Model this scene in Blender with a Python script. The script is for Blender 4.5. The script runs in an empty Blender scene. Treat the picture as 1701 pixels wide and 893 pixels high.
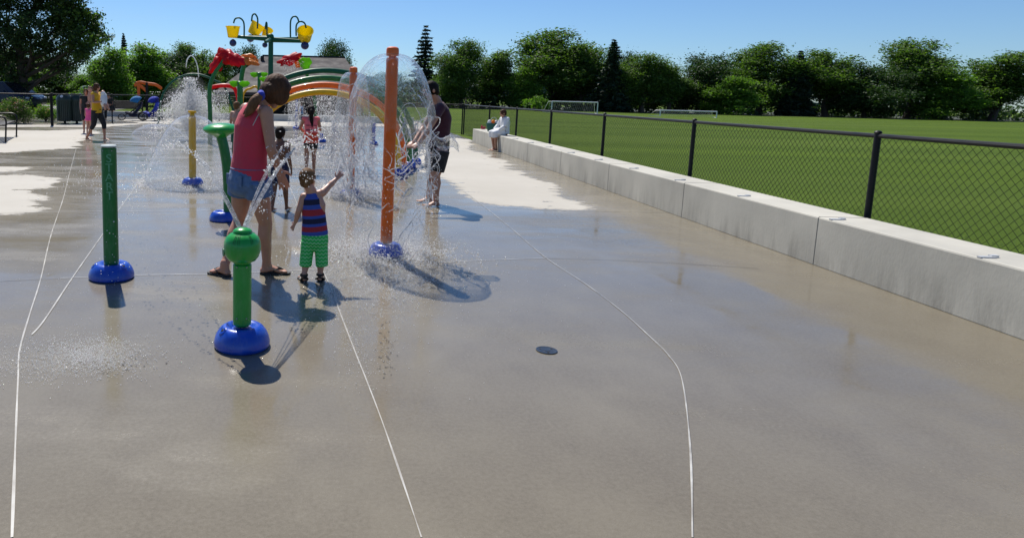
import bpy, bmesh, math, random
import numpy as np
from mathutils import Vector, Matrix, Quaternion
from mathutils import noise as mnoise
random.seed(7); RNG = np.random.default_rng(7)
C = bpy.context.scene.collection
sc = bpy.context.scene
# ------------------------------------------------------------------ camera
FPX, TH, RO, CH = 1135.0, math.radians(7.83), 0.0237, 1.42
X_ = Vector((1, 0, 0)); U0 = Vector((0, math.sin(TH), math.cos(TH))); F_ = Vector((0, math.cos(TH), -math.sin(TH)))
R_ = X_*math.cos(RO) + U0*math.sin(RO); U_ = U0*math.cos(RO) - X_*math.sin(RO); CAM = Vector((0, 0, CH))
cam = bpy.data.cameras.new('camera'); cam.sensor_width = 36; cam.lens = FPX/1701*36
cam.shift_x = (850.5-566)/1701; cam.shift_y = -(446.5-315)/1701; cam.clip_start = 0.05; cam.clip_end = 3000
co = bpy.data.objects.new('camera', cam); C.objects.link(co); sc.camera = co
co.matrix_world = Matrix(((R_.x, U_.x, -F_.x, CAM.x), (R_.y, U_.y, -F_.y, CAM.y), (R_.z, U_.z, -F_.z, CAM.z), (0, 0, 0, 1)))
def ray(x, y): return F_ + R_*((x-566)/FPX) - U_*((y-315)/FPX)
def G(x, y, z=0.0):                     # where the photograph's sight line meets height z
    d = ray(x, y); return CAM + d*((z-CH)/d.z)
def D(x, y, Y):                         # ... or the distance Y
    d = ray(x, y); return CAM + d*(Y/d.y)
# ------------------------------------------------------------------ light
SUN_EL, SUN_DIR = math.radians(54), Vector((-0.36, 0.93, 0)).normalized()
w = bpy.data.worlds.new('World'); sc.world = w; w.use_nodes = True
nt = w.node_tree; nt.nodes.clear()
sky = nt.nodes.new('ShaderNodeTexSky'); sky.sky_type = 'NISHITA'; sky.sun_disc = False
sky.sun_elevation = SUN_EL; sky.sun_rotation = math.atan2(SUN_DIR.x, SUN_DIR.y); sky.air_density = 1.0; sky.dust_density = 0.15; sky.ozone_density = 3.0; sky.altitude = 60
bg = nt.nodes.new('ShaderNodeBackground'); bg.inputs[1].default_value = 0.082
out = nt.nodes.new('ShaderNodeOutputWorld')
tc = nt.nodes.new('ShaderNodeTexCoord'); mp = nt.nodes.new('ShaderNodeMapping'); mp.inputs['Scale'].default_value = (1.0, 1.6, 7.0); mp.inputs['Rotation'].default_value = (0, 0.25, 0.3)
nz = nt.nodes.new('ShaderNodeTexNoise'); nz.inputs['Scale'].default_value = 2.2; nz.inputs['Detail'].default_value = 7; nz.inputs['Distortion'].default_value = 0.6
rp = nt.nodes.new('ShaderNodeMapRange'); rp.inputs[1].default_value = 0.50; rp.inputs[2].default_value = 0.80; rp.inputs[4].default_value = 0.42
sx = nt.nodes.new('ShaderNodeSeparateXYZ'); mr = nt.nodes.new('ShaderNodeMapRange'); mr.inputs[1].default_value = 0.12; mr.inputs[2].default_value = -0.40
ml = nt.nodes.new('ShaderNodeMath'); ml.operation = 'MULTIPLY'
mx = nt.nodes.new('ShaderNodeMix'); mx.data_type = 'RGBA'; mx.inputs[7].default_value = (5.6, 6.0, 6.6, 1)
L = nt.links.new
tn = nt.nodes.new('ShaderNodeMix'); tn.data_type = 'RGBA'; tn.blend_type = 'MULTIPLY'; tn.inputs[0].default_value = 1; tn.inputs[7].default_value = (0.66, 0.86, 1.12, 1)
L(tc.outputs['Generated'], mp.inputs[0]); L(mp.outputs[0], nz.inputs[0]); L(nz.outputs[0], rp.inputs[0])
L(tc.outputs['Generated'], sx.inputs[0]); L(sx.outputs[0], mr.inputs[0]); L(rp.outputs[0], ml.inputs[0]); L(mr.outputs[0], ml.inputs[1])
L(ml.outputs[0], mx.inputs[0]); L(sky.outputs[0], tn.inputs[6]); L(tn.outputs[2], mx.inputs[6]); L(mx.outputs[2], bg.inputs[0]); L(bg.outputs[0], out.inputs[0])
sl = bpy.data.lights.new('sun', 'SUN'); sl.energy = 5.0; sl.angle = math.radians(0.53); sl.color = (1, 0.955, 0.88)
so = bpy.data.objects.new('sun', sl); C.objects.link(so)
sdir = Vector((SUN_DIR.x*math.cos(SUN_EL), SUN_DIR.y*math.cos(SUN_EL), math.sin(SUN_EL)))
so.rotation_euler = (-sdir).to_track_quat('-Z', 'Y').to_euler(); so.location = (0, 0, 30)
sc.view_settings.view_transform = 'Standard'; sc.view_settings.look = 'None'; sc.view_settings.gamma = 1; sc.view_settings.use_curve_mapping = False
sc.view_settings.exposure = 0.26
sc.render.engine = 'CYCLES'; sc.cycles.use_denoising = True; sc.cycles.max_bounces = 8; sc.cycles.transparent_max_bounces = 24
sc.cycles.caustics_reflective = False; sc.cycles.caustics_refractive = False; sc.cycles.sample_clamp_indirect = 6; sc.cycles.blur_glossy = 0.5
# ------------------------------------------------------------------ materials
def mat(name, col, rough=0.5, metal=0.0, spec=0.5, coat=0.0, coat_rough=0.05, var=0.12, vscale=6.0, bump=0.0, bscale=60.0, stretch=(1, 1, 1), dirt=None, alpha=None, sheen=0.0, trans=0.0, sss=0.0, scale_=0.0):
    m = bpy.data.materials.new(name); m.use_nodes = True; t = m.node_tree; b = t.nodes['Principled BSDF']; l = t.links.new
    b.inputs['Roughness'].default_value = rough; b.inputs['Metallic'].default_value = metal
    b.inputs['Specular IOR Level'].default_value = spec; b.inputs['Coat Weight'].default_value = coat; b.inputs['Coat Roughness'].default_value = coat_rough
    b.inputs['Sheen Weight'].default_value = sheen; b.inputs['Transmission Weight'].default_value = trans
    if sss: b.inputs['Subsurface Weight'].default_value = sss; b.inputs['Subsurface Radius'].default_value = (0.02, 0.008, 0.004); b.inputs['Subsurface Scale'].default_value = 0.6
    if alpha is not None: b.inputs['Alpha'].default_value = alpha
    c = t.nodes.new('ShaderNodeTexCoord'); mp = t.nodes.new('ShaderNodeMapping'); mp.inputs['Scale'].default_value = stretch
    n = t.nodes.new('ShaderNodeTexNoise'); n.inputs['Scale'].default_value = vscale; n.inputs['Detail'].default_value = 6; n.inputs['Roughness'].default_value = 0.62
    l(c.outputs['Object'], mp.inputs[0]); l(mp.outputs[0], n.inputs[0])
    r = t.nodes.new('ShaderNodeMapRange'); r.inputs[1].default_value = 0.25; r.inputs[2].default_value = 0.75
    l(n.outputs[0], r.inputs[0])
    x = t.nodes.new('ShaderNodeMix'); x.data_type = 'RGBA'
    hi = [min(1, v*(1+var)) for v in col]; lo = [v*(1-var) for v in col] if dirt is None else dirt
    x.inputs[6].default_value = (*lo, 1); x.inputs[7].default_value = (*hi, 1)
    l(r.outputs[0], x.inputs[0]); base_out = x.outputs[2]
    if scale_:
        n3 = t.nodes.new('ShaderNodeTexNoise'); n3.inputs['Scale'].default_value = 26; n3.inputs['Detail'].default_value = 8; n3.inputs['Roughness'].default_value = .75; mp3 = t.nodes.new('ShaderNodeMapping'); mp3.inputs['Scale'].default_value = (1, 1, .30); l(c.outputs['Object'], mp3.inputs[0]); l(mp3.outputs[0], n3.inputs[0])
        r3 = t.nodes.new('ShaderNodeMapRange'); r3.inputs[1].default_value = .50; r3.inputs[2].default_value = .72; r3.inputs[4].default_value = scale_; l(n3.outputs[0], r3.inputs[0])
        x3 = t.nodes.new('ShaderNodeMix'); x3.data_type = 'RGBA'; x3.inputs[7].default_value = (.45, .46, .42, 1); l(r3.outputs[0], x3.inputs[0]); l(base_out, x3.inputs[6]); base_out = x3.outputs[2]
    l(base_out, b.inputs['Base Color'])
    r2 = t.nodes.new('ShaderNodeMapRange'); r2.inputs[1].default_value = 0.3; r2.inputs[2].default_value = 0.7; r2.inputs[3].default_value = max(0.02, rough*0.8); r2.inputs[4].default_value = min(1, rough*1.25)
    l(n.outputs[0], r2.inputs[0]); l(r2.outputs[0], b.inputs['Roughness'])
    if bump:
        n2 = t.nodes.new('ShaderNodeTexNoise'); n2.inputs['Scale'].default_value = bscale; n2.inputs['Detail'].default_value = 4
        l(mp.outputs[0], n2.inputs[0]); bp = t.nodes.new('ShaderNodeBump'); bp.inputs['Strength'].default_value = bump; bp.inputs['Distance'].default_value = 0.01
        l(n2.outputs[0], bp.inputs['Height']); l(bp.outputs[0], b.inputs['Normal'])
    return m
def nodes_of(m): return m.node_tree.nodes, m.node_tree.links.new, m.node_tree.nodes['Principled BSDF']
M = {}
M['green_paint'] = mat('green_paint', (0.006, 0.155, 0.030), 0.38, coat=0.12, spec=.35, scale_=.16, var=0.15, vscale=9, bump=0.05, bscale=40)
M['bright_green'] = mat('bright_green', (0.010, 0.30, 0.040), 0.28, coat=0.25, spec=.4, scale_=.10, var=0.10, vscale=9, bump=0.04, bscale=40)
M['dark_green'] = mat('dark_green', (0.004, 0.095, 0.050), 0.45, spec=.3, var=0.15, vscale=4)
M['blue_base'] = mat('blue_base', (0.002, 0.060, 0.46), 0.30, coat=0.25, scale_=.12, var=0.15, vscale=12, bump=0.06, bscale=50)
M['navy'] = mat('navy', (0.008, 0.02, 0.14), 0.35, coat=0.3)
M['orange_paint'] = mat('orange_paint', (0.86, 0.145, 0.010), 0.40, coat=0.12, spec=.35, scale_=.14, var=0.14, vscale=7, bump=0.06, bscale=30)
M['yellow_paint'] = mat('yellow_paint', (0.80, 0.44, 0.006), 0.36, coat=0.15, spec=.35, var=0.12, vscale=7, bump=0.05)
def plastic(name, col, tr):
    m = mat(name, col, 0.4, spec=.35, var=.08); N, l, b = nodes_of(m); t = N.new('ShaderNodeBsdfTranslucent'); t.inputs[0].default_value = (*tr, 1); x = N.new('ShaderNodeMixShader'); x.inputs[0].default_value = .45; l(b.outputs[0], x.inputs[1]); l(t.outputs[0], x.inputs[2]); l(x.outputs[0], N['Material Output'].inputs[0]); return m
M['bucket_yellow'] = plastic('bucket_yellow', (0.90, 0.74, 0.01), (0.95, 0.78, 0.01))
M['red_petal'] = plastic('red_petal', (0.60, 0.008, 0.018), (0.80, 0.01, 0.02))
M['orange_petal'] = plastic('orange_petal', (0.80, 0.30, 0.05), (0.90, 0.35, 0.05))
M['lime'] = plastic('lime', (0.25, 0.62, 0.01), (0.40, 0.85, 0.01))
M['black_metal'] = mat('black_metal', (0.006, 0.006, 0.007), 0.5, spec=.3, var=0.3)
M['galv'] = mat('galv', (0.42, 0.43, 0.45), 0.35, metal=0.7)
M['white_paint'] = mat('white_paint', (0.75, 0.76, 0.76), 0.4)
M['cap_white'] = mat('cap_white', (0.55, 0.6, 0.56), 0.4)
M['bark'] = mat('bark', (0.075, 0.055, 0.04), 0.9, var=0.4, vscale=3, stretch=(1, 1, 0.25), bump=0.4, bscale=12)
M['rubber'] = mat('rubber', (0.015, 0.014, 0.014), 0.6, var=0.2)
M['wet_rubber'] = mat('wet_rubber', (0.012, 0.011, 0.012), 0.25, coat=0.5)
M['shadow_dark'] = mat('shadow_dark', (0.01, 0.01, 0.012), 0.7)  # near-black: painted shade of openings and holes, also plain dark parts
def skin(name, col): return mat(name, col, 0.42, spec=0.45, var=0.10, vscale=22, bump=0.06, bscale=160, sss=0.15)
M['skin'] = skin('skin', (0.45, 0.225, 0.15)); M['skin_pink'] = skin('skin_pink', (0.50, 0.26, 0.18)); M['skin_dark'] = skin('skin_dark', (0.17, 0.075, 0.045))
def hairm(name, col):
    m = mat(name, col, 0.62, spec=0.12, var=0.6, vscale=26, stretch=(1, 1, 0.3), bump=0.5, bscale=90); return m  # wide tone variation puts sunlit strands into the hair colour
M['hair_brown'] = hairm('hair_brown', (0.075, 0.034, 0.018)); M['hair_light'] = hairm('hair_light', (0.16, 0.085, 0.04)); M['hair_black'] = hairm('hair_black', (0.014, 0.009, 0.008)); M['hair_tail'] = hairm('hair_tail', (0.15, 0.075, 0.038))
def cloth(name, col, **k):
    a = dict(var=0.12, vscale=14, bump=0.30, bscale=22, sheen=0.1); a.update(k); return mat(name, col, 0.85, **a)
M['coral'] = cloth('coral', (0.54, 0.035, 0.07), bump=.5); M['denim'] = cloth('denim', (0.085, 0.155, 0.30), var=0.35, vscale=30)
M['navy_cloth'] = cloth('navy_cloth', (0.01, 0.014, 0.05)); M['black_cloth'] = cloth('black_cloth', (0.012, 0.012, 0.014)); M['maroon'] = cloth('maroon', (0.05, 0.010, 0.022))
M['mustard'] = cloth('mustard', (0.62, 0.36, 0.01)); M['white_cloth'] = cloth('white_cloth', (0.72, 0.72, 0.72)); M['pink_cloth'] = cloth('pink_cloth', (0.85, 0.10, 0.30)); M['neon'] = cloth('neon', (0.95, 0.17, 0.19)); M['redorange'] = cloth('redorange', (0.80, 0.06, 0.02))
M['blue_cloth'] = cloth('blue_cloth', (0.02, 0.20, 0.45)); M['royal'] = cloth('royal', (0.015, 0.04, 0.45))
# toddler's striped vest and zig-zag shorts: pattern in the cloth
def stripes_mat():
    m = bpy.data.materials.new('striped_vest'); m.use_nodes = True; N, l, b = nodes_of(m)
    b.inputs['Roughness'].default_value = 0.85
    c = N.new('ShaderNodeTexCoord'); s = N.new('ShaderNodeSeparateXYZ'); l(c.outputs['Object'], s.inputs[0])
    mu = N.new('ShaderNodeMath'); mu.operation = 'MULTIPLY'; mu.inputs[1].default_value = 0.10; l(s.outputs[0], mu.inputs[0])
    ad = N.new('ShaderNodeMath'); ad.operation = 'SUBTRACT'; l(s.outputs[2], ad.inputs[0]); l(mu.outputs[0], ad.inputs[1])
    mr = N.new('ShaderNodeMapRange'); mr.inputs[1].default_value = 0.36; mr.inputs[2].default_value = 0.74; l(ad.outputs[0], mr.inputs[0])
    r = N.new('ShaderNodeValToRGB'); r.color_ramp.interpolation = 'CONSTANT'
    navy = (0.008, 0.010, 0.045, 1); blue = (0.035, 0.075, 0.36, 1); red = (0.33, 0.02, 0.035, 1)
    st = [(0, blue), (0.10, red), (0.20, blue), (0.26, navy), (0.36, blue), (0.42, red), (0.55, blue), (0.64, navy), (0.75, blue), (0.86, navy), (0.93, red), (0.98, blue)]
    e = r.color_ramp.elements; e[0].position = 0; e[0].color = st[0][1]; e[1].position = st[1][0]; e[1].color = st[1][1]
    for p, cc in st[2:]:
        q = e.new(p); q.color = cc
    l(mr.outputs[0], r.inputs[0]); l(r.outputs[0], b.inputs['Base Color'])
    n = N.new('ShaderNodeTexNoise'); n.inputs['Scale'].default_value = 28; l(c.outputs['Object'], n.inputs[0]); bp = N.new('ShaderNodeBump'); bp.inputs['Strength'].default_value = 0.5; bp.inputs['Distance'].default_value = 0.01; l(n.outputs[0], bp.inputs['Height']); l(bp.outputs[0], b.inputs['Normal'])
    return m
def zigzag_mat():
    m = bpy.data.materials.new('zigzag_shorts'); m.use_nodes = True; N, l, b = nodes_of(m)
    b.inputs['Roughness'].default_value = 0.8
    c = N.new('ShaderNodeTexCoord'); s = N.new('ShaderNodeSeparateXYZ'); l(c.outputs['Object'], s.inputs[0])
    def ma(op, a, bb):
        q = N.new('ShaderNodeMath'); q.operation = op
        for i, v in enumerate((a, bb)):
            if hasattr(v, 'is_output'): l(v, q.inputs[i])
            elif v is not None: q.inputs[i].default_value = v
        return q.outputs[0]
    zx = ma('PINGPONG', s.outputs[0], 0.014)
    z = ma('ADD', s.outputs[2], ma('MULTIPLY', zx, 0.9))
    f = ma('PINGPONG', z, 0.0145)
    k = ma('LESS_THAN', f, 0.0026)
    x = N.new('ShaderNodeMix'); x.data_type = 'RGBA'; x.inputs[6].default_value = (0.03, 0.48, 0.09, 1); x.inputs[7].default_value = (0.38, 0.72, 0.42, 1)
    l(k, x.inputs[0]); l(x.outputs[2], b.inputs['Base Color'])
    n = N.new('ShaderNodeTexNoise'); n.inputs['Scale'].default_value = 22; l(c.outputs['Object'], n.inputs[0]); bp = N.new('ShaderNodeBump'); bp.inputs['Strength'].default_value = 0.5; bp.inputs['Distance'].default_value = 0.012; l(n.outputs[0], bp.inputs['Height']); l(bp.outputs[0], b.inputs['Normal'])
    return m
M['vest'] = stripes_mat(); M['zigzag'] = zigzag_mat()
def leaf_mat(name, lo, hi, trans=0.35):
    m = bpy.data.materials.new(name); m.use_nodes = True; N, l, b = nodes_of(m)
    g = N.new('ShaderNodeNewGeometry'); x = N.new('ShaderNodeMix'); x.data_type = 'RGBA'; x.inputs[6].default_value = (*lo, 1); x.inputs[7].default_value = (*hi, 1)
    l(g.outputs['Random Per Island'], x.inputs[0]); l(x.outputs[2], b.inputs['Base Color'])
    b.inputs['Roughness'].default_value = 0.6; b.inputs['Specular IOR Level'].default_value = 0.25
    tr = N.new('ShaderNodeBsdfTranslucent'); x2 = N.new('ShaderNodeMix'); x2.data_type = 'RGBA'; x2.blend_type = 'MULTIPLY'; x2.inputs[0].default_value = 1; x2.inputs[7].default_value = (1.5, 1.9, 0.6, 1)
    l(x.outputs[2], x2.inputs[6]); l(x2.outputs[2], tr.inputs[0])
    ms = N.new('ShaderNodeMixShader'); ms.inputs[0].default_value = trans; l(b.outputs[0], ms.inputs[1]); l(tr.outputs[0], ms.inputs[2]); l(ms.outputs[0], N['Material Output'].inputs[0])
    return m
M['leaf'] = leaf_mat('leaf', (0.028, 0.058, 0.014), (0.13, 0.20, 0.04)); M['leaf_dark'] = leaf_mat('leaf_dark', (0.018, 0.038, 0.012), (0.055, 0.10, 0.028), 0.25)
M['leaf_lime'] = leaf_mat('leaf_lime', (0.06, 0.12, 0.02), (0.16, 0.26, 0.04), 0.4); M['needle'] = leaf_mat('needle', (0.012, 0.026, 0.017), (0.034, 0.058, 0.032), 0.12)
M['blossom'] = leaf_mat('blossom', (0.35, 0.12, 0.12), (0.6, 0.4, 0.35), 0.2)
# ------------------------------------------------------------------ mesh builder
WP = {}
def tag(o, label=None, cat=None, group=None, kind=None):
    if label: o['label'] = label
    if cat: o['category'] = cat
    if group: o['group'] = group
    if kind: o['kind'] = kind
    return o
def empty(name, loc, label=None, cat=None, group=None):
    o = bpy.data.objects.new(name, None); C.objects.link(o); o.location = loc; o.empty_display_size = 0.1; WP[o.name] = Vector(loc)
    return tag(o, label, cat, group)
def frame(t, s):
    t = t.normalized(); s = Vector(s); s = s - t*s.dot(t)
    if s.length < 1e-4: s = Vector((0, 1, 0)) - t*t.y
    if s.length < 1e-4: s = Vector((1, 0, 0))
    s.normalize(); return t, s, t.cross(s)
class MB:
    def __init__(self): self.v = []; self.f = []
    def add(self, vs, fs):
        n = len(self.v); self.v += [tuple(p) for p in vs]; self.f += [tuple(i+n for i in f) for f in fs]; return self
    def box(self, c, s, rz=0.0, rot=None):
        hx, hy, hz = s[0]/2, s[1]/2, s[2]/2
        vs = [Vector((x, y, z)) for x in (-hx, hx) for y in (-hy, hy) for z in (-hz, hz)]
        m = rot if rot is not None else Matrix.Rotation(rz, 3, 'Z'); c = Vector(c)
        return self.add([m @ v + c for v in vs], [(0, 1, 3, 2), (4, 6, 7, 5), (0, 4, 5, 1), (2, 3, 7, 6), (0, 2, 6, 4), (1, 5, 7, 3)])
    def loft(self, pts, rad, n=12, side=(1, 0, 0), cap=True, round_=True):
        pts = [Vector(p) for p in pts]; rad = [(r, r) if not isinstance(r, (tuple, list)) else r for r in rad]
        P, Rr, T = [], [], []
        m = len(pts)
        tans = [(pts[min(i+1, m-1)] - pts[max(i-1, 0)]) for i in range(m)]
        if round_ and cap:
            r0 = min(rad[0]); t0 = tans[0].normalized()
            for a in (80, 60, 35): P.append(pts[0]-t0*r0*math.sin(math.radians(a))); Rr.append(tuple(q*math.cos(math.radians(a)) for q in rad[0])); T.append(t0)
        for p, r, t in zip(pts, rad, tans): P.append(p); Rr.append(r); T.append(t)
        if round_ and cap:
            r1 = min(rad[-1]); t1 = tans[-1].normalized()
            for a in (35, 60, 80): P.append(pts[-1]+t1*r1*math.sin(math.radians(a))); Rr.append(tuple(q*math.cos(math.radians(a)) for q in rad[-1])); T.append(t1)
        vs = []; sv = Vector(side)
        for p, r, t in zip(P, Rr, T):
            t, s, b = frame(t, sv)
            if side == (1, 0, 0): sv = s
            for k in range(n):
                a = 2*math.pi*k/n; vs.append(p + s*(r[0]*math.cos(a)) + b*(r[1]*math.sin(a)))
        fs = []
        for i in range(len(P)-1):
            for k in range(n): fs.append((i*n+k, i*n+(k+1) % n, (i+1)*n+(k+1) % n, (i+1)*n+k))
        if cap: fs.append(tuple(range(n-1, -1, -1))); e = (len(P)-1)*n; fs.append(tuple(range(e, e+n)))
        return self.add(vs, fs)
    def tube(self, pts, r, n=8): return self.loft(pts, [r]*len(pts), n, round_=False)
    def lathe(self, prof, c=(0, 0, 0), n=32, axis=None, wob=None):
        c = Vector(c); q = Vector((0, 0, 1)).rotation_difference(Vector(axis)) if axis is not None else None
        vs = []
        for r, z in prof:
            for k in range(n):
                a = 2*math.pi*k/n; v = Vector((r*math.cos(a), r*math.sin(a), z))
                if q: v = q @ v
                vs.append(v+c)
        fs = []
        for i in range(len(prof)-1):
            for k in range(n): fs.append((i*n+k, i*n+(k+1) % n, (i+1)*n+(k+1) % n, (i+1)*n+k))
        if prof[0][0] > 1e-6: fs.append(tuple(range(n-1, -1, -1)))
        if prof[-1][0] > 1e-6: e = (len(prof)-1)*n; fs.append(tuple(range(e, e+n)))
        return self.add(vs, fs)
    def ell(self, c, r, n=16, m=10, rot=None):
        c = Vector(c); vs = []
        for i in range(1, m):
            p = math.pi*i/m
            for k in range(n):
                a = 2*math.pi*k/n; v = Vector((r[0]*math.sin(p)*math.cos(a), r[1]*math.sin(p)*math.sin(a), r[2]*math.cos(p)))
                vs.append((rot @ v if rot is not None else v)+c)
        top = Vector((0, 0, r[2])); bot = Vector((0, 0, -r[2]))
        if rot is not None: top = rot @ top; bot = rot @ bot
        vs += [top+c, bot+c]; T = (m-1)*n; fs = []
        for i in range(m-2):
            for k in range(n): fs.append((i*n+k, (i+1)*n+k, (i+1)*n+(k+1) % n, i*n+(k+1) % n))
        for k in range(n): fs.append((T, k, (k+1) % n)); fs.append((T+1, (m-2)*n+(k+1) % n, (m-2)*n+k))
        return self.add(vs, fs)
    def prism(self, poly, y0, y1, plane='xz', off=(0, 0, 0)):
        n = len(poly); o = Vector(off); vs = []
        for y in (y0, y1):
            for a, b in poly:
                v = {'xz': (a, y, b), 'xy': (a, b, y), 'yz': (y, a, b)}[plane]; vs.append(Vector(v)+o)
        fs = [tuple(range(n)), tuple(range(2*n-1, n-1, -1))]
        for i in range(n): j = (i+1) % n; fs.append((i, i+n, j+n, j))
        return self.add(vs, fs)
    def build(self, name, m, parent=None, origin=None, smooth=True, kind=None, fix=True, bevel=0.0):
        og = WP[parent.name] if parent is not None else Vector(origin if origin is not None else (0, 0, 0))
        me = bpy.data.meshes.new(name)
        me.from_pydata([(p[0]-og.x, p[1]-og.y, p[2]-og.z) for p in self.v], [], self.f)
        if fix and len(self.f) < 60000:
            bm = bmesh.new(); bm.from_mesh(me); bmesh.ops.recalc_face_normals(bm, faces=bm.faces); bm.to_mesh(me); bm.free()
        return link(name, me, m, parent, og, smooth, kind, bevel)
def link(name, me, m, parent, og, smooth=True, kind=None, bevel=0.0):
    if smooth: me.polygons.foreach_set('use_smooth', [True]*len(me.polygons))
    me.materials.append(m)
    o = bpy.data.objects.new(name, me); C.objects.link(o)
    if parent is not None: o.parent = parent
    else: o.location = og
    WP[o.name] = Vector(og)
    if kind: o['kind'] = kind
    if bevel:
        b = o.modifiers.new('bevel', 'BEVEL'); b.width = bevel; b.segments = 2; b.limit_method = 'ANGLE'
    if smooth:
        try:
            me.set_sharp_from_angle(angle=math.radians(38))
        except Exception: pass
    return o
def remesh(mb, voxel, smooth=3, fac=0.5):
    me = bpy.data.meshes.new('tmp'); me.from_pydata(mb.v, [], mb.f)
    bm = bmesh.new(); bm.from_mesh(me); bmesh.ops.recalc_face_normals(bm, faces=bm.faces); bm.to_mesh(me); bm.free()
    o = bpy.data.objects.new('tmp', me); C.objects.link(o)
    r = o.modifiers.new('r', 'REMESH'); r.mode = 'VOXEL'; r.voxel_size = voxel
    s = o.modifiers.new('s', 'SMOOTH'); s.iterations = smooth; s.factor = fac
    dg = bpy.context.evaluated_depsgraph_get(); ev = o.evaluated_get(dg); m2 = bpy.data.meshes.new_from_object(ev)
    bpy.data.objects.remove(o); bpy.data.meshes.remove(me)
    return m2
def blob(mb, name, m, voxel, parent=None, origin=None, smooth=3, fac=0.5):
    og = WP[parent.name] if parent is not None else Vector(origin)
    me = remesh(mb, voxel, smooth, fac); me.name = name; me.transform(Matrix.Translation(-og))
    me.polygons.foreach_set('use_smooth', [True]*len(me.polygons)); me.materials.clear(); me.materials.append(m)
    o = bpy.data.objects.new(name, me); C.objects.link(o)
    if parent is not None: o.parent = parent
    else: o.location = og
    WP[o.name] = og.copy(); return o
def copy_tree(o, parent=None):
    c = o.copy(); C.objects.link(c); WP[c.name] = WP[o.name].copy()
    if parent is not None: c.parent = parent
    for ch in list(o.children): copy_tree(ch, c)
    return c
def bez(pts, n=24):
    pts = [Vector(p) for p in pts]; out = []; k = len(pts)
    for i in range(k-1):
        p0 = pts[max(i-1, 0)]; p1 = pts[i]; p2 = pts[i+1]; p3 = pts[min(i+2, k-1)]; m = max(2, n//(k-1))
        for j in range(m):
            t = j/m; out.append(0.5*((2*p1)+(p2-p0)*t+(2*p0-5*p1+4*p2-p3)*t*t+(3*p1-p0-3*p2+p3)*t**3))
    out.append(pts[-1]); return out
# ================================================================== SETTING: ground
def pip(P, poly):
    x, y = P[:, 0], P[:, 1]; ins = np.zeros(len(P), bool); n = len(poly)
    for i in range(n):
        x0, y0 = poly[i]; x1, y1 = poly[(i+1) % n]
        c = ((y0 > y) != (y1 > y)) & (x < (x1-x0)*(y-y0)/((y1-y0) if y1 != y0 else 1e-9)+x0); ins ^= c
    return ins
def sdist(P, poly):
    d = np.full(len(P), 1e9); n = len(poly)
    for i in range(n):
        a = np.array(poly[i]); b = np.array(poly[(i+1) % n]); ab = b-a; t = np.clip(((P-a)@ab)/max(ab@ab, 1e-9), 0, 1)
        d = np.minimum(d, np.linalg.norm(P-(a+t[:, None]*ab), axis=1))
    return np.where(pip(P, poly), d, -d)
DRY = [
 [(-260, 291), (0, 290), (60, 291), (91, 296), (70, 308), (52, 322), (65, 338), (60, 350), (0, 356), (-260, 362)],
 [(-300, 219), (0, 217), (100, 217), (150, 214), (160, 220), (128, 238), (125, 246), (65, 249), (0, 253), (-300, 256)],
 [(-300, 204), (0, 205), (100, 207), (235, 205), (170, 211), (60, 211), (-300, 214)],
 [(-200, 276), (0, 277), (44, 279), (50, 283), (0, 285), (-200, 286)],
 [(755, 229), (784, 233), (779, 248), (811, 258), (846, 271), (842, 279), (873, 288), (880, 295), (922, 306), (921, 317), (944, 327), (942, 333), (994, 348), (937, 347), (893, 345), (838, 342), (797, 335), (777, 327), (755, 310), (738, 300), (700, 285), (690, 262), (715, 240)],
 [(200, 199), (300, 197), (600, 196), (800, 210), (780, 222), (745, 218), (640, 210), (430, 209), (240, 205)],
]
DRYW = [[tuple(G(x, y).xy) for x, y in p] for p in DRY]
WX = 4.31                                  # face of the seat wall
ys = [-2.0]
while ys[-1] < 44: ys.append(ys[-1] + max(0.06, 0.016*max(0, ys[-1])))
xs = np.linspace(-34, WX+0.2, 400)
YY, XX = np.meshgrid(ys, xs, indexing='ij'); P2 = np.stack([XX.ravel(), YY.ravel()], 1)
dry = np.full(len(P2), -1e9)
for p in DRYW: dry = np.maximum(dry, sdist(P2, p))
nx, ny = len(xs), len(ys)
idx = np.arange(nx*ny).reshape(ny, nx); faces = np.stack([idx[:-1, :-1], idx[:-1, 1:], idx[1:, 1:], idx[1:, :-1]], -1).reshape(-1, 4)
me = bpy.data.meshes.new('splash_pad_floor'); me.from_pydata(np.concatenate([P2, np.zeros((len(P2), 1))], 1).tolist(), [], faces.tolist())
at = me.attributes.new('dry', 'FLOAT', 'POINT'); at.data.foreach_set('value', np.clip(dry, -3, 3).astype(np.float32))
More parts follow.
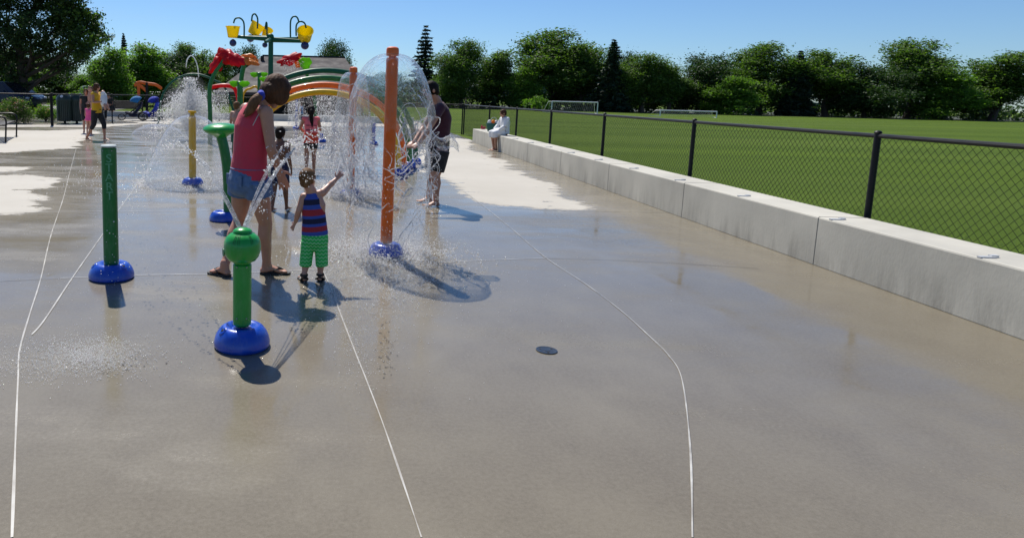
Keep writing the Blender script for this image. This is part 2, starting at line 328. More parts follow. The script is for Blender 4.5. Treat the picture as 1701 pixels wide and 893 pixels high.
def pad_mat():
    m = bpy.data.materials.new('concrete_pad'); m.use_nodes = True; N, l, b = nodes_of(m)
    def nd(t, **k):
        q = N.new(t)
        for a, v in k.items(): setattr(q, a, v)
        return q
    g = nd('ShaderNodeTexCoord'); A = nd('ShaderNodeAttribute', attribute_name='dry')
    def noise(scale, detail=6, stretch=(1, 1, 1), rough=0.6):
        mp = nd('ShaderNodeMapping'); mp.inputs['Scale'].default_value = stretch; l(g.outputs['Object'], mp.inputs[0])
        n = nd('ShaderNodeTexNoise'); n.inputs['Scale'].default_value = scale; n.inputs['Detail'].default_value = detail; n.inputs['Roughness'].default_value = rough; l(mp.outputs[0], n.inputs[0]); return n.outputs[0]
    def ma(op, a, bb, cl=False):
        q = nd('ShaderNodeMath', operation=op); q.use_clamp = cl
        for i, v in enumerate((a, bb)):
            if hasattr(v, 'is_output'): l(v, q.inputs[i])
            else: q.inputs[i].default_value = v
        return q.outputs[0]
    def rng(s, a, bb, c=0, d=1):
        q = nd('ShaderNodeMapRange'); l(s, q.inputs[0])
        for i, v in enumerate((a, bb, c, d)): q.inputs[i+1].default_value = v
        return q.outputs[0]
    def mix(f, a, bb):
        q = nd('ShaderNodeMix', data_type='RGBA')
        for i, v in ((0, f), (6, a), (7, bb)):
            if hasattr(v, 'is_output'): l(v, q.inputs[i])
            elif i == 0: q.inputs[i].default_value = v
            else: q.inputs[i].default_value = (*v, 1)
        return q.outputs[2]
    edge = ma('MULTIPLY', ma('SUBTRACT', noise(0.8, 9, (1.0, 1.6, 1), 0.75), 0.47), 1.5)
    s = ma('ADD', A.outputs['Fac'], edge)
    spl = ma('MULTIPLY', rng(noise(2.3, 5, (1, 2.2, 1)), 0.62, 0.70), -0.6)
    s = ma('ADD', s, spl)
    dm = rng(s, -0.02, 0.10)
    damp = rng(s, -0.60, 0.03)
    big = rng(noise(0.35, 4), 0.3, 0.7); med = rng(noise(2.6, 7, (1, 0.7, 1)), 0.3, 0.7); fine = rng(noise(55, 5, (1, 1, 1), 0.7), 0.3, 0.7); spk = rng(noise(260, 2), 0.3, 0.75)
    wet = mix(big, (0.150, 0.126, 0.078), (0.225, 0.195, 0.135)); wet = mix(ma('MULTIPLY', med, 0.62), wet, (0.100, 0.078, 0.047))
    wet = mix(ma('MULTIPLY', fine, 0.50), wet, (0.26, 0.225, 0.165)); wet = mix(ma('MULTIPLY', spk, 0.40), wet, (0.055, 0.045, 0.032))
    wet = mix(ma('MULTIPLY', damp, 0.55), wet, (0.31, 0.27, 0.20))
    dr = mix(big, (0.43, 0.40, 0.34), (0.50, 0.47, 0.41)); dr = mix(ma('MULTIPLY', med, 0.30), dr, (0.38, 0.35, 0.30)); dr = mix(ma('MULTIPLY', fine, 0.18), dr, (0.30, 0.28, 0.24))
    l(mix(dm, wet, dr), b.inputs['Base Color'])
    wr = ma('ADD', rng(noise(0.9, 7, (0.6, 1.6, 1), .65), 0.38, 0.66, 0.03, 0.30), ma('MULTIPLY', fine, 0.06))
    r = nd('ShaderNodeMix', data_type='FLOAT'); l(dm, r.inputs[0]); l(wr, r.inputs[2]); r.inputs[3].default_value = 0.9; 
    b.inputs['Roughness'].default_value = 0.75; l(r.outputs[0], b.inputs['Coat Roughness'])
    l(ma('MULTIPLY', ma('SUBTRACT', 1.0, dm), 1.0), b.inputs['Coat Weight']); b.inputs['Coat IOR'].default_value = 1.38; b.inputs['Roughness'].default_value = 0.8
    b.inputs['Specular IOR Level'].default_value = 0.25
    n1 = noise(9, 3, (1, 0.35, 1)); n2 = noise(2.2, 3, (1, 0.5, 1))
    hgt = ma('ADD', ma('MULTIPLY', n1, 0.25), n2)
    bp = nd('ShaderNodeBump'); bp.inputs['Strength'].default_value = 0.22; bp.inputs['Distance'].default_value = 0.008; l(hgt, bp.inputs['Height'])
    l(bp.outputs[0], b.inputs['Coat Normal'])
    bp2 = nd('ShaderNodeBump'); bp2.inputs['Strength'].default_value = 0.35; bp2.inputs['Distance'].default_value = 0.003; l(noise(140, 4), bp2.inputs['Height']); l(bp2.outputs[0], b.inputs['Normal'])
    return m
o = link('splash_pad_floor', me, pad_mat(), None, Vector((0, 0, 0)), False, 'structure')
# field and lawn ground sheet to the horizon (a few cm below the pad)
def grass_mat():
    m = bpy.data.materials.new('mown_grass'); m.use_nodes = True; N, l, b = nodes_of(m)
    c = N.new('ShaderNodeTexCoord')
    def noise(s, st, d=5):
        mp = N.new('ShaderNodeMapping'); mp.inputs['Scale'].default_value = st; l(c.outputs['Object'], mp.inputs[0])
        n = N.new('ShaderNodeTexNoise'); n.inputs['Scale'].default_value = s; n.inputs['Detail'].default_value = d; l(mp.outputs[0], n.inputs[0]); r = N.new('ShaderNodeMapRange'); r.inputs[1].default_value = 0.32; r.inputs[2].default_value = 0.68; l(n.outputs[0], r.inputs[0]); return r.outputs[0]
    def mix(f, a, bb):
        q = N.new('ShaderNodeMix'); q.data_type = 'RGBA'; l(f, q.inputs[0])
        for i, v in ((6, a), (7, bb)):
            if hasattr(v, 'is_output'): l(v, q.inputs[i])
            else: q.inputs[i].default_value = (*v, 1)
        return q.outputs[2]
    a = mix(noise(0.5, (0.10, 3.6, 1), 8), (0.072, 0.128, 0.008), (0.165, 0.245, 0.020))
    a2 = N.new('ShaderNodeMix'); a2.data_type = 'RGBA'; a2.inputs[0].default_value = 0.5; l(a, a2.inputs[6])
    l(mix(noise(18, (1, 1, 1)), (0.06, 0.115, 0.006), (0.17, 0.24, 0.03)), a2.inputs[7])
    l(mix(noise(0.05, (0.10, 4.0, 1), 3), mix(noise(0.08, (1, 1, 1)), a2.outputs[2], (0.105, 0.155, 0.025)), (0.070, 0.118, 0.012)), b.inputs['Base Color']); b.inputs['Roughness'].default_value = 0.95; b.inputs['Specular IOR Level'].default_value = 0.1
    bp = N.new('ShaderNodeBump'); bp.inputs['Strength'].default_value = 0.9; bp.inputs['Distance'].default_value = 0.04; l(noise(30, (1, 1, 1)), bp.inputs['Height']); l(bp.outputs[0], b.inputs['Normal'])
    return m
g = MB(); g.add([(-900, -60, -0.03), (900, -60, -0.03), (900, 1500, -0.03), (-900, 1500, -0.03)], [(0, 1, 2, 3)])
M['grass'] = grass_mat(); g.build('grass_ground', M['grass'], kind='structure', smooth=False)
M['dirt'] = mat('dirt', (0.10, 0.075, 0.05), 0.95, var=0.3, vscale=3, bump=0.4, bscale=20)
M['asphalt'] = mat('asphalt', (0.16, 0.155, 0.15), 0.85, var=0.2, vscale=2, bump=0.3, bscale=80)
M['pale_concrete'] = mat('pale_concrete', (0.50, 0.49, 0.46), 0.85, var=0.12, vscale=2.5, bump=0.2, bscale=60)
pk = MB(); pk.add([(-60, 34, -0.026), (-15.5, 34, -0.026), (-17.8, 62, -0.026), (-60, 62, -0.026)], [(0, 1, 2, 3)]); pk.build('parking_lot', M['asphalt'], kind='structure', smooth=False)
M['edge_shade_dark'] = mat('edge_shade_dark', (0.035, 0.04, 0.018), 0.95, var=0.4, vscale=0.6)
und = MB(); und.add([(-300, 100, -0.024), (300, 97, -0.024), (300, 170, -0.024), (-300, 170, -0.024)], [(0, 1, 2, 3)]); und.build('field_edge_shade_strip', M['edge_shade_dark'], kind='structure', smooth=False)  # dark strip: tree shade along the field edge put into its colour
# distant hill
hl = MB(); prof = [(-400, 0)]
for i in range(41):
    x = -400+i*30; prof.append((x, 26+13*math.sin(i*0.6)+8*math.sin(i*1.7)))
prof.append((800, 0)); hl.prism(prof, 1150, 1400)
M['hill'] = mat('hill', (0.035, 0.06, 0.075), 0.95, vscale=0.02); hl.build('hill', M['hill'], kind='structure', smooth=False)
# saw-cut joints as pale and dark strips, 4 mm above the floor
M['joint'] = mat('joint', (0.46, 0.45, 0.41), 0.5, var=0.25, dirt=(.20, .17, .13), vscale=5, coat=0.4); M['joint_dark'] = mat('joint_dark', (0.10, 0.09, 0.08), 0.5, var=0.3, vscale=5)
def joint(px, wd, m='joint'):
    pts = bez([G(x, y) for x, y in px], 8*len(px)); mb = MB(); vs = []; n = len(pts)
    for i, p in enumerate(pts):
        t = (pts[min(i+1, n-1)]-pts[max(i-1, 0)]).normalized(); s = Vector((-t.y, t.x, 0))*(wd/2)*(0.75+0.5*mnoise.noise(p*3)); vs += [(p.x+s.x, p.y+s.y, 0.004), (p.x-s.x, p.y-s.y, 0.004)]
    mb.add(vs, [(2*i, 2*i+1, 2*i+3, 2*i+2) for i in range(n-1)]); o = mb.build('pavement_joint', M[m], smooth=False, kind='structure')
joint([(100, 462), (170, 459.5), (230, 457), (356, 455), (500, 449), (640, 441), (790, 433), (905, 429)], 0.010)
joint([(-60, 470), (0, 467), (100, 462)], 0.008, 'joint_dark'); joint([(905, 429), (1010, 432), (1132, 438), (1260, 446)], 0.008, 'joint_dark')
joint([(20, 893), (27, 700), (30, 630), (33, 580), (50, 520), (68, 462), (85, 390), (105, 330), (115, 290), (127, 245)], 0.010)
joint([(53, 556), (75, 530), (120, 462), (170, 390), (200, 345), (240, 290), (262, 255)], 0.011)
joint([(700, 893), (640, 715), (608, 630), (590, 585), (565, 520), (548, 475), (525, 425), (505, 375), (490, 330), (478, 305)], 0.009)
joint([(1150, 893), (1146, 740), (1132, 628), (1110, 590), (1080, 560), (1030, 515), (970, 470), (905, 427), (850, 380), (800, 340), (770, 318)], 0.008)
joint([(-60, 356), (0, 354), (90, 352), (160, 351)], 0.014); joint([(160, 351), (270, 350.5), (350, 349.5)], 0.012)
joint([(790, 342), (900, 349), (1040, 352), (1118, 354)], 0.010, 'joint_dark')
joint([(80, 298), (165, 298), (240, 297)], 0.018); joint([(0, 269), (60, 268), (125, 267)], 0.020); joint([(165, 247), (235, 248), (262, 248)], 0.03)
joint([(330, 293), (420, 290), (560, 288)], 0.016, 'joint_dark'); joint([(600, 238), (520, 236)], 0.02, 'joint_dark')
# seat wall of the right-hand side
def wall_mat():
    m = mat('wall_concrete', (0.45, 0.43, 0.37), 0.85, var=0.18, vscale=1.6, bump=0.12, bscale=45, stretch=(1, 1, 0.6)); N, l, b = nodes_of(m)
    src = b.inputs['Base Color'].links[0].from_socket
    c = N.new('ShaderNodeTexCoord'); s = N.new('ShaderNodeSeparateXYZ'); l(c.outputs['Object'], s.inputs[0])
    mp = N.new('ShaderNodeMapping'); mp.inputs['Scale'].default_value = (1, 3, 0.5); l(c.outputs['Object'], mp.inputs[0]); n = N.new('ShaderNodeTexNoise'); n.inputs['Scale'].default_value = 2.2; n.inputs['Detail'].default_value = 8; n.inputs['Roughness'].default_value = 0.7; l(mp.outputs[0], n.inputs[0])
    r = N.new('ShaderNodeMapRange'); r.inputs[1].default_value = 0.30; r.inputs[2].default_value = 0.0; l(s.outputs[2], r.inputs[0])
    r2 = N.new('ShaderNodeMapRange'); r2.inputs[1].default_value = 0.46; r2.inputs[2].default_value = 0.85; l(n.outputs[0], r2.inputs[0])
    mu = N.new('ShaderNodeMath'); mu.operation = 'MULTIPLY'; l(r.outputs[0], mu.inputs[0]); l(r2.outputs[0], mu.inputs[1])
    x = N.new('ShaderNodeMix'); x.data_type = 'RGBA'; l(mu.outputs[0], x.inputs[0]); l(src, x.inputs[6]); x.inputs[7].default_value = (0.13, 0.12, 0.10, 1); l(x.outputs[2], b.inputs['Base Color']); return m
M['wall'] = wall_mat()
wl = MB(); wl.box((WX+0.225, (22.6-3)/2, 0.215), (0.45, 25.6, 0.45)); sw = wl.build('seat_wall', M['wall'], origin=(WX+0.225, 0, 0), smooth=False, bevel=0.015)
tag(sw, 'long low pale concrete seat wall running along the right side of the splash pad', 'wall')
WP[sw.name] = Vector((WX+0.225, 0, 0))
M['seam'] = mat('seam', (0.24, 0.23, 0.20), .9)
M['clip'] = mat('clip', (.62, .62, .62), .35, metal=.3)
for k in range(9):
    c = MB(); c.box((WX-.0005, 1.2+k*2.44, .22), (.004, .005, .43)); c.box((WX+.225, 1.2+k*2.44, .4405), (.44, .005, .004)); c.build('form_joint', M['seam'], parent=sw, smooth=False)
for k in range(13):                          # metal skate stops on the wall's edge
    y = 17.3-k*1.42
    c = MB(); c.box((WX+0.06, y, 0.444), (0.11, 0.03, 0.010)); c.box((WX+0.125, y+0.022, 0.447), (0.05, 0.03, 0.016))
    c.build('metal_clip', M['clip'], parent=sw, smooth=False)
# ------------------------------------------------------------------ chain-link fences
M['mesh'] = mat('mesh', (0.006, 0.006, 0.007), 0.6, spec=.2, var=0.2)
def fence(a, b, npost, h, label, pitch=0.075, wr=0.0020, at_=None, z0=-0.03):
    a = Vector((a[0], a[1], z0)); b = Vector((b[0], b[1], z0)); d = (b-a); Lg = d.length; u = d.normalized()
    root = empty('chain_link_fence', a, label, 'fence')
    for i in range(npost if at_ is None else len(at_)):
        p = a+u*(Lg*i/(npost-1) if at_ is None else at_[i]); q = MB(); q.tube([p, p+Vector((0, 0, h-z0+0.02))], 0.028, 10); q.ell(p+Vector((0, 0, h-z0+0.03)), (0.032, 0.032, 0.02), 10, 6); q.build('post', M['black_metal'], parent=root)
    q = MB(); q.tube([a+Vector((0, 0, h-z0)), b+Vector((0, 0, h-z0))], 0.021, 8); q.build('top_rail', M['black_metal'], parent=root)
    q = MB(); q.tube([a+Vector((0, 0, 0.06)), b+Vector((0, 0, 0.06))], 0.006, 6); q.build('bottom_wire', M['black_metal'], parent=root)
    q = MB(); hh = h-z0-0.08; n = int((Lg+hh)/pitch); nn = Vector((u.y, -u.x, 0))
    for k in range(n):
        for sgn in (1, -1):
            s0 = k*pitch-hh if sgn > 0 else k*pitch; s1 = s0+hh*sgn
            za, zb = 0.06, 0.06+hh
            lo, hi = min(s0, s1), max(s0, s1); c0, c1 = max(lo, 0), min(hi, Lg)
            if c1-c0 < 0.02: continue
            def z_at(s): return za+(s-s0)/(s1-s0)*(zb-za)
            p0 = a+u*c0+Vector((0, 0, z_at(c0)))+nn*0.003*sgn; p1 = a+u*c1+Vector((0, 0, z_at(c1)))+nn*0.003*sgn
            q.loft([p0, p1], [wr, wr], 3, cap=False)
    q.build('wire_mesh', M['mesh'], parent=root, fix=False)
    return root
fx = 4.92
fence((fx, 27.8), (fx, -2.2), 10, 1.17, 'black chain-link fence behind the long seat wall, facing the striped field', at_=[27.8-y for y in (27.8, 23.0, 19.4, 16.2, 12.9, 9.6, 6.3, 3.0, -.3, -2.2)])
fence((fx-0.06, 27.85), (1.9, 28.6), 2, 1.17, 'short black chain-link panel beyond the far wall end, behind the man in maroon', 0.1)
fl = fence((-15.6, 25.6), (-11.25, 26.5), 2, 1.2, 'black chain-link fence panel in front of the rose bushes and parked cars', 0.09, 0.002)
fence((-11.2, 26.52), (-8.9, 33.4), 3, 1.22, 'black chain-link fence section behind the two dark bins and the mother in yellow', 0.10, 0.002)
fence((-8.8, 33.5), (-3.6, 35.6), 3, 1.22, 'black chain-link fence section behind the strollers and the big fountain', 0.11, 0.0022)
# low back wall + steps
bw = MB(); bw.box((-2.6, 36.6, 0.16), (12.8, 0.35, 0.38)); tag(bw.build('low_concrete_wall', M['pale_concrete'], origin=(-2.6, 36.6, 0), smooth=False, bevel=0.02), 'low pale concrete wall at the back of the splash pad, before the shelter', 'wall')
kb = MB(); kb.box((-11.6, 37.4, 0.13), (4.4, 0.4, 0.32), rz=0.1); tag(kb.build('low_concrete_wall', M['pale_concrete'], origin=(-11.6, 37.4, 0), smooth=False, bevel=0.02), 'low grey concrete kerb wall behind the blue strollers', 'wall')
# ------------------------------------------------------------------ shelter building behind
sh = empty('shelter_building', (-5.0, 48, 0), 'shelter with a large grey-brown shingled hip roof and dark open front beyond the splash pad', 'building')
def shingle():
    m = mat('shingle', (0.05, 0.043, 0.043), 0.9, var=0.25, vscale=1.2, bump=0.5, bscale=10); N, l, b = nodes_of(m)
    c = N.new('ShaderNodeTexCoord'); br = N.new('ShaderNodeTexBrick'); mp = N.new('ShaderNodeMapping'); mp.inputs['Rotation'].default_value = (math.radians(90), 0, 0); l(c.outputs['Object'], mp.inputs[0]); l(mp.outputs[0], br.inputs[0])
    br.inputs['Scale'].default_value = 3.2; br.inputs['Color1'].default_value = (0.05, 0.04, 0.038, 1); br.inputs['Color2'].default_value = (0.032, 0.026, 0.025, 1); br.inputs['Mortar'].default_value = (0.08, 0.07, 0.07, 1); br.inputs['Mortar Size'].default_value = 0.02; br.inputs['Brick Width'].default_value = 0.6; br.inputs['Row Height'].default_value = 0.18
    src = b.inputs['Base Color'].links[0].from_socket; x = N.new('ShaderNodeMix'); x.data_type = 'RGBA'; x.inputs[0].default_value = 0.6; l(src, x.inputs[6]); l(br.outputs[0], x.inputs[7]); l(x.outputs[2], b.inputs['Base Color']); return m
M['shingle'] = shingle()
Yr, Ye = 50.0, 43.0
A = D(436, 93, Yr); B = D(640, 94, Yr); E1 = D(357, 152, Ye); zE = E1.z; E2 = Vector((D(700, 150, Ye).x, Ye, zE)); BK1 = Vector((E1.x-0.5, 57, zE)); BK2 = Vector((E2.x, 57, zE)); B = Vector((D(573, 93, Yr).x, Yr, A.z)); A = Vector((A.x, Yr, A.z))
E2.x = B.x+1.6; BK2.x = B.x+1.6
rf = MB(); th = Vector((0, 0, -0.18))
top = [A, B, E1, E2, BK1, BK2]; rf.add([*top, *[p+th for p in top]], [(0, 2, 3, 1), (0, 4, 2), (1, 3, 5), (0, 1, 5, 4), (6, 7, 9, 8), (6, 8, 10), (7, 11, 9), (6, 10, 11, 7), (2, 8, 9, 3), (3, 9, 11, 5), (5, 11, 10, 4), (4, 10, 8, 2)])
roof = rf.build('roof', M['shingle'], parent=sh, smooth=False)
rc = MB(); rc.tube([A+Vector((0, 0, 0.02)), B+Vector((0, 0, 0.02))], 0.07, 6); rc.build('ridge_cap', M['shadow_dark'], parent=roof)
M['brown_wall'] = mat('brown_wall', (0.085, 0.062, 0.05), 0.85, var=0.2, vscale=2)
wb = MB(); wb.box(((E1.x+E2.x)/2+1.0, 50.4, (zE-0.1)/2), (E2.x-E1.x-3.5, 9.0, zE-0.12)); wb.build('wall', M['brown_wall'], parent=sh, smooth=False)
for x in np.linspace(E1.x+1.2, E2.x-0.6, 5):
    q = MB(); q.box((x, Ye+0.6, (zE-0.1)/2), (0.22, 0.22, zE-0.1)); q.build('post', M['brown_wall'], parent=sh, smooth=False)
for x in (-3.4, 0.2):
    q = MB(); q.box((x, 45.88, 0.72), (2.4, 0.05, 1.2)); q.build('dark_opening_panel', M['shadow_dark'], parent=sh, smooth=False)  # dark panels: shade of the open interior put into the colour
q = MB(); q.tube([D(436.5, 118, 49), D(436, 102, 49)], 0.06, 8); q.box(D(435.8, 99, 49), (0.22, 0.22, 0.5)); q.build('chimney_flue', M['black_metal'], parent=sh)
# ================================================================== TREES
def leaf_mesh(name, blobs, n_clump, per, leaf, spread, m, parent, gaps=0.0, seed=1, flat=0.75):
    """foliage as thousands of leaf-sized folded faces, gathered in clumps through the crown's volume"""
    rg = np.random.default_rng(seed); V = []
    tot = sum(b[1][0]*b[1][1]*b[1][2] for b in blobs)
    for c, r in blobs:
        n = max(3, int(n_clump*(r[0]*r[1]*r[2])/tot)); d = rg.normal(size=(n, 3)); d /= np.linalg.norm(d, axis=1)[:, None]
        rad = rg.random(n)**0.36*(0.86+0.18*rg.random(n)); V.append(np.array(c)+d*rad[:, None]*np.array(r))
    cc = np.concatenate(V); sz = spread*(0.5+0.9*rg.random(len(cc)))
    k = per; ctr = np.repeat(cc, k, 0)+rg.normal(size=(len(cc)*k, 3))*np.repeat(sz, k)[:, None]*np.array([1, 1, flat])*0.55
    n = len(ctr); s = leaf*(0.55+0.9*rg.random(n))
    a = rg.normal(size=(n, 3)); a[:, 2] *= 0.6; a /= np.linalg.norm(a, axis=1)[:, None]; b = rg.normal(size=(n, 3)); b -= (b*a).sum(1)[:, None]*a; b /= np.linalg.norm(b, axis=1)[:, None]
    v = np.empty((n, 4, 3)); v[:, 0] = ctr-a*s[:, None]; v[:, 1] = ctr+b*s[:, None]*0.55; v[:, 2] = ctr+a*s[:, None]; v[:, 3] = ctr-b*s[:, None]*0.55+a*s[:, None]*0.15
    f = np.arange(n*4).reshape(n, 4)
    me = bpy.data.meshes.new(name); me.vertices.add(n*4); me.vertices.foreach_set('co', v.astype(np.float32).ravel()); me.loops.add(n*4); me.loops.foreach_set('vertex_index', f.ravel().astype(np.int32))
    me.polygons.add(n); me.polygons.foreach_set('loop_start', np.arange(0, n*4, 4, dtype=np.int32)); me.polygons.foreach_set('loop_total', np.full(n, 4, dtype=np.int32)); me.update(calc_edges=True)
    me.materials.append(m); o = bpy.data.objects.new(name, me); C.objects.link(o); o.parent = parent; WP[o.name] = WP[parent.name].copy(); return o
def limbs(h, r, blobs, seed, lean=0.0):
    rg = random.Random(seed); q = MB(); tp = Vector((lean*h, 0, h*0.72))
    trunk = bez([(0, 0, -0.3), (lean*h*0.2, 0.02*h, h*0.2), (lean*h*0.5, -0.02*h, h*0.45), tp], 12); n = len(trunk)
    q.loft(trunk, [r*(1.35-1.15*i/(n-1)) for i in range(n)], 10)
    for c, rr in blobs:
        c = Vector(c); i = min(n-2, max(2, int(n*min(0.85, max(0.25, (c.z-rr[2])/h))))); s = trunk[i]; mid = s.lerp(c, 0.5)+Vector((rg.uniform(-.1, .1)*h*.3, rg.uniform(-.1, .1)*h*.3, -0.03*h))
        q.loft(bez([s, mid, c], 8), [r*(0.45-0.04*k) for k in range(9)][:len(bez([s, mid, c], 8))], 6)
        for _ in range(3):
            e = c+Vector((rg.uniform(-.8, .8)*rr[0], rg.uniform(-.8, .8)*rr[1], rg.uniform(-.5, .8)*rr[2])); q.loft([mid.lerp(c, .5), e], [r*.16, r*.05], 5)
    return q
def broad(seed, h=10, wd=4.0, n=230, per=34, leaf=0.20, m='leaf', nb=11, low=0.22, col=None, name='broadleaf_tree'):
    rg = random.Random(seed); blobs = []
    for i in range(nb):
        t = i/(nb-1); z = h*(low+(0.93-low)*t); env = math.sin(math.pi*min(1, 0.22+0.80*t*0.92))**0.7; a = rg.uniform(0, 6.283)+i*2.4; rr = wd*env*rg.uniform(0.30, 0.78)
        s = wd*rg.uniform(0.24, 0.44)*(0.65+0.5*env); blobs.append(((rr*math.cos(a), rr*math.sin(a), z), (s, s, s*rg.uniform(0.7, 1.0))))
    blobs.append(((0, 0, h*0.55), (wd*0.55, wd*0.55, h*0.28)))
    root = empty(name, (0, 0, 0)); limbs(h, h*0.022, blobs, seed).build('trunk', M['bark'], parent=root)
    leaf_mesh('crown', blobs, n, per, leaf, wd*0.20, M[m], root, seed=seed); return root
def conifer(seed, h=12, wd=2.4, tiers=22, dens=90, m='needle', ragged=0.25, low=0.05, shape=0.8):
    rg = np.random.default_rng(seed); root = empty('conifer_tree', (0, 0, 0)); q = MB(); q.loft([(0, 0, -0.3), (0, 0, h*0.5), (0, 0, h)], [h*0.018, h*0.011, 0.02], 8); V = []; 
    for i in range(tiers):
        t = i/(tiers-1); z = h*(low+(0.985-low)*t); R = wd*(1-t)**shape*(1-ragged*rg.random())+0.10; nb = max(5, int(9*(1-t)+4)); a0 = rg.random()*6.28
        for k in range(nb):
            a = a0+6.283*k/nb+rg.normal()*0.2; Lb = R*(0.62+0.5*rg.random()); d = np.array([math.cos(a), math.sin(a), -0.32+0.25*t]); s0 = np.array([0, 0, z]); e = s0+d*Lb
            q.loft([s0, e], [0.05*(1-t)+0.012, 0.008], 4, round_=False)
            nn = max(4, int(dens*Lb/wd)); tt = rg.random(nn)**0.7; sp = (0.10+0.22*(1-tt))*Lb*0.75; pts = s0+d*Lb*tt[:, None]+rg.normal(size=(nn, 3))*np.stack([sp, sp, sp*0.28+0.03], 1)*0.6; V.append(pts)
    q.build('trunk', M['bark'], parent=root); c = np.concatenate(V); n = len(c); a = rg.normal(size=(n, 3)); a[:, 2] = -abs(a[:, 2])*0.6; a /= np.linalg.norm(a, axis=1)[:, None]; b = rg.normal(size=(n, 3)); b -= (b*a).sum(1)[:, None]*a; b /= np.linalg.norm(b, axis=1)[:, None]
    s = (0.26+0.26*rg.random(n))*(h/14); v = np.empty((n, 4, 3)); v[:, 0] = c-a*s[:, None]; v[:, 1] = c+b*s[:, None]*.35; v[:, 2] = c+a*s[:, None]; v[:, 3] = c-b*s[:, None]*.35
    me = bpy.data.meshes.new('crown'); me.from_pydata(v.reshape(-1, 3).tolist(), [], np.arange(n*4).reshape(n, 4).tolist()); me.materials.append(M[m]); o = bpy.data.objects.new('crown', me); C.objects.link(o); o.parent = root; WP[o.name] = WP[root.name].copy(); return root
protos = {}
def place(kind, px, Y, top, wpx, label, group, rz=None, base=None):
    """px: photo column, Y: distance, top: photo row of the tip, wpx: crown width in photo pixels"""
    p = protos[kind]; used = p.get('used'); r = p['o'] if not used else copy_tree(p['o']); p['used'] = 1
    b = D(px, 165, Y); z = D(px, top, Y).z; k = z/p['h']; kw = (wpx*1.22/FPX*Y)/(2*p['w']); r.location = (b.x, Y, -0.03); r.scale = (kw, kw, k); r.rotation_euler.z = random.uniform(0, 6.28) if rz is None else rz
    WP[r.name] = Vector(r.location); tag(r, label, 'tree', group); return r
protos['a'] = dict(o=broad(11, 11, 4.2, 620, 60, 0.118, nb=15), h=11.2, w=3.9)
protos['b'] = dict(o=broad(23, 11, 3.6, 560, 58, 0.115, nb=17), h=11.2, w=3.4)
protos['c'] = dict(o=broad(37, 9, 4.6, 560, 56, 0.118, 'leaf_dark', nb=14, low=0.16), h=9.2, w=4.3)
protos['l'] = dict(o=broad(53, 8, 3.2, 420, 56, 0.112, 'leaf_lime', nb=10, low=0.12), h=8.2, w=3.0)
protos['s'] = dict(o=conifer(5, 14, 2.9, 21, 62, ragged=0.5, low=0.10, shape=0.62), h=14, w=2.2)
protos['d'] = dict(o=conifer(9, 14, 3.2, 30, 110, ragged=0.12, low=0.03), h=14, w=2.9)
gR = 'trees along the far side of the sports field'; gL = 'trees beyond the car park and lawn'
R = [
 ('s', 703, 112, 42, 42, 'tall ragged dark spruce rising alone above the water dome, tip high in the sky'),
 ('a', 768, 104, 67, 84, 'dense round-topped green tree just right of the large water dome'),
 ('b', 818, 108, 80, 74, 'green tree between the round-topped tree and the lower yellow-green bushy tree'),
 ('l', 868, 104, 112, 62, 'lower yellow-green bushy tree to the left of the largest tree behind the soccer goal'),
 ('a', 912, 110, 50, 128, 'largest broad green tree of the far line, just left of and behind the soccer goal'),
 ('b', 966, 106, 68, 92, 'tall green tree directly behind the soccer goal, right of the largest tree'),
 ('d', 1013, 100, 65, 56, 'dark pointed spruce right of the soccer goal, black-green to the ground'),
 ('c', 1040, 113, 86, 60, 'greyish thin-topped tree half hidden just right of the dark pointed spruce'),
 ('a', 1068, 101, 90, 92, 'broad green tree to the right of the dark pointed spruce'),
 ('b', 1112, 103, 106, 66, 'green tree behind the second soccer goal at the right'),
 ('c', 1160, 106, 88, 96, 'dark green tree beyond the second soccer goal, its right-hand neighbour'),
 ('l', 1215, 100, 128, 80, 'low yellow-green tree right of the second soccer goal'),
 ('a', 1262, 108, 72, 110, 'tall broad tree in the right part of the far line'),
 ('d', 1322, 104, 84, 52, 'dark spruce between two broad trees toward the right end of the tree line'),
 ('b', 1375, 105, 78, 98, 'tall loose green tree just right of the right-hand spruce'),
 ('c', 1440, 103, 104, 110, 'dark wide low tree near the right end of the far line'),
 ('a', 1508, 106, 66, 118, 'high broad tree third from the right edge of the picture'),
 ('l', 1575, 100, 120, 90, 'low light-green tree second from the right edge of the picture'),
 ('b', 1650, 104, 82, 110, 'tall green tree at the right edge of the picture'),
 ('c', 738, 116, 112, 50, 'small dark tree behind the large water dome, under the tall ragged spruce'),
 ('c', 640, 118, 118, 80, 'dark tree seen through the large water dome, left of the tall orange pole'),
]
for k, px, Y, t, wd, lb in R: place(k, px, Y, t, wd, lb, gR)
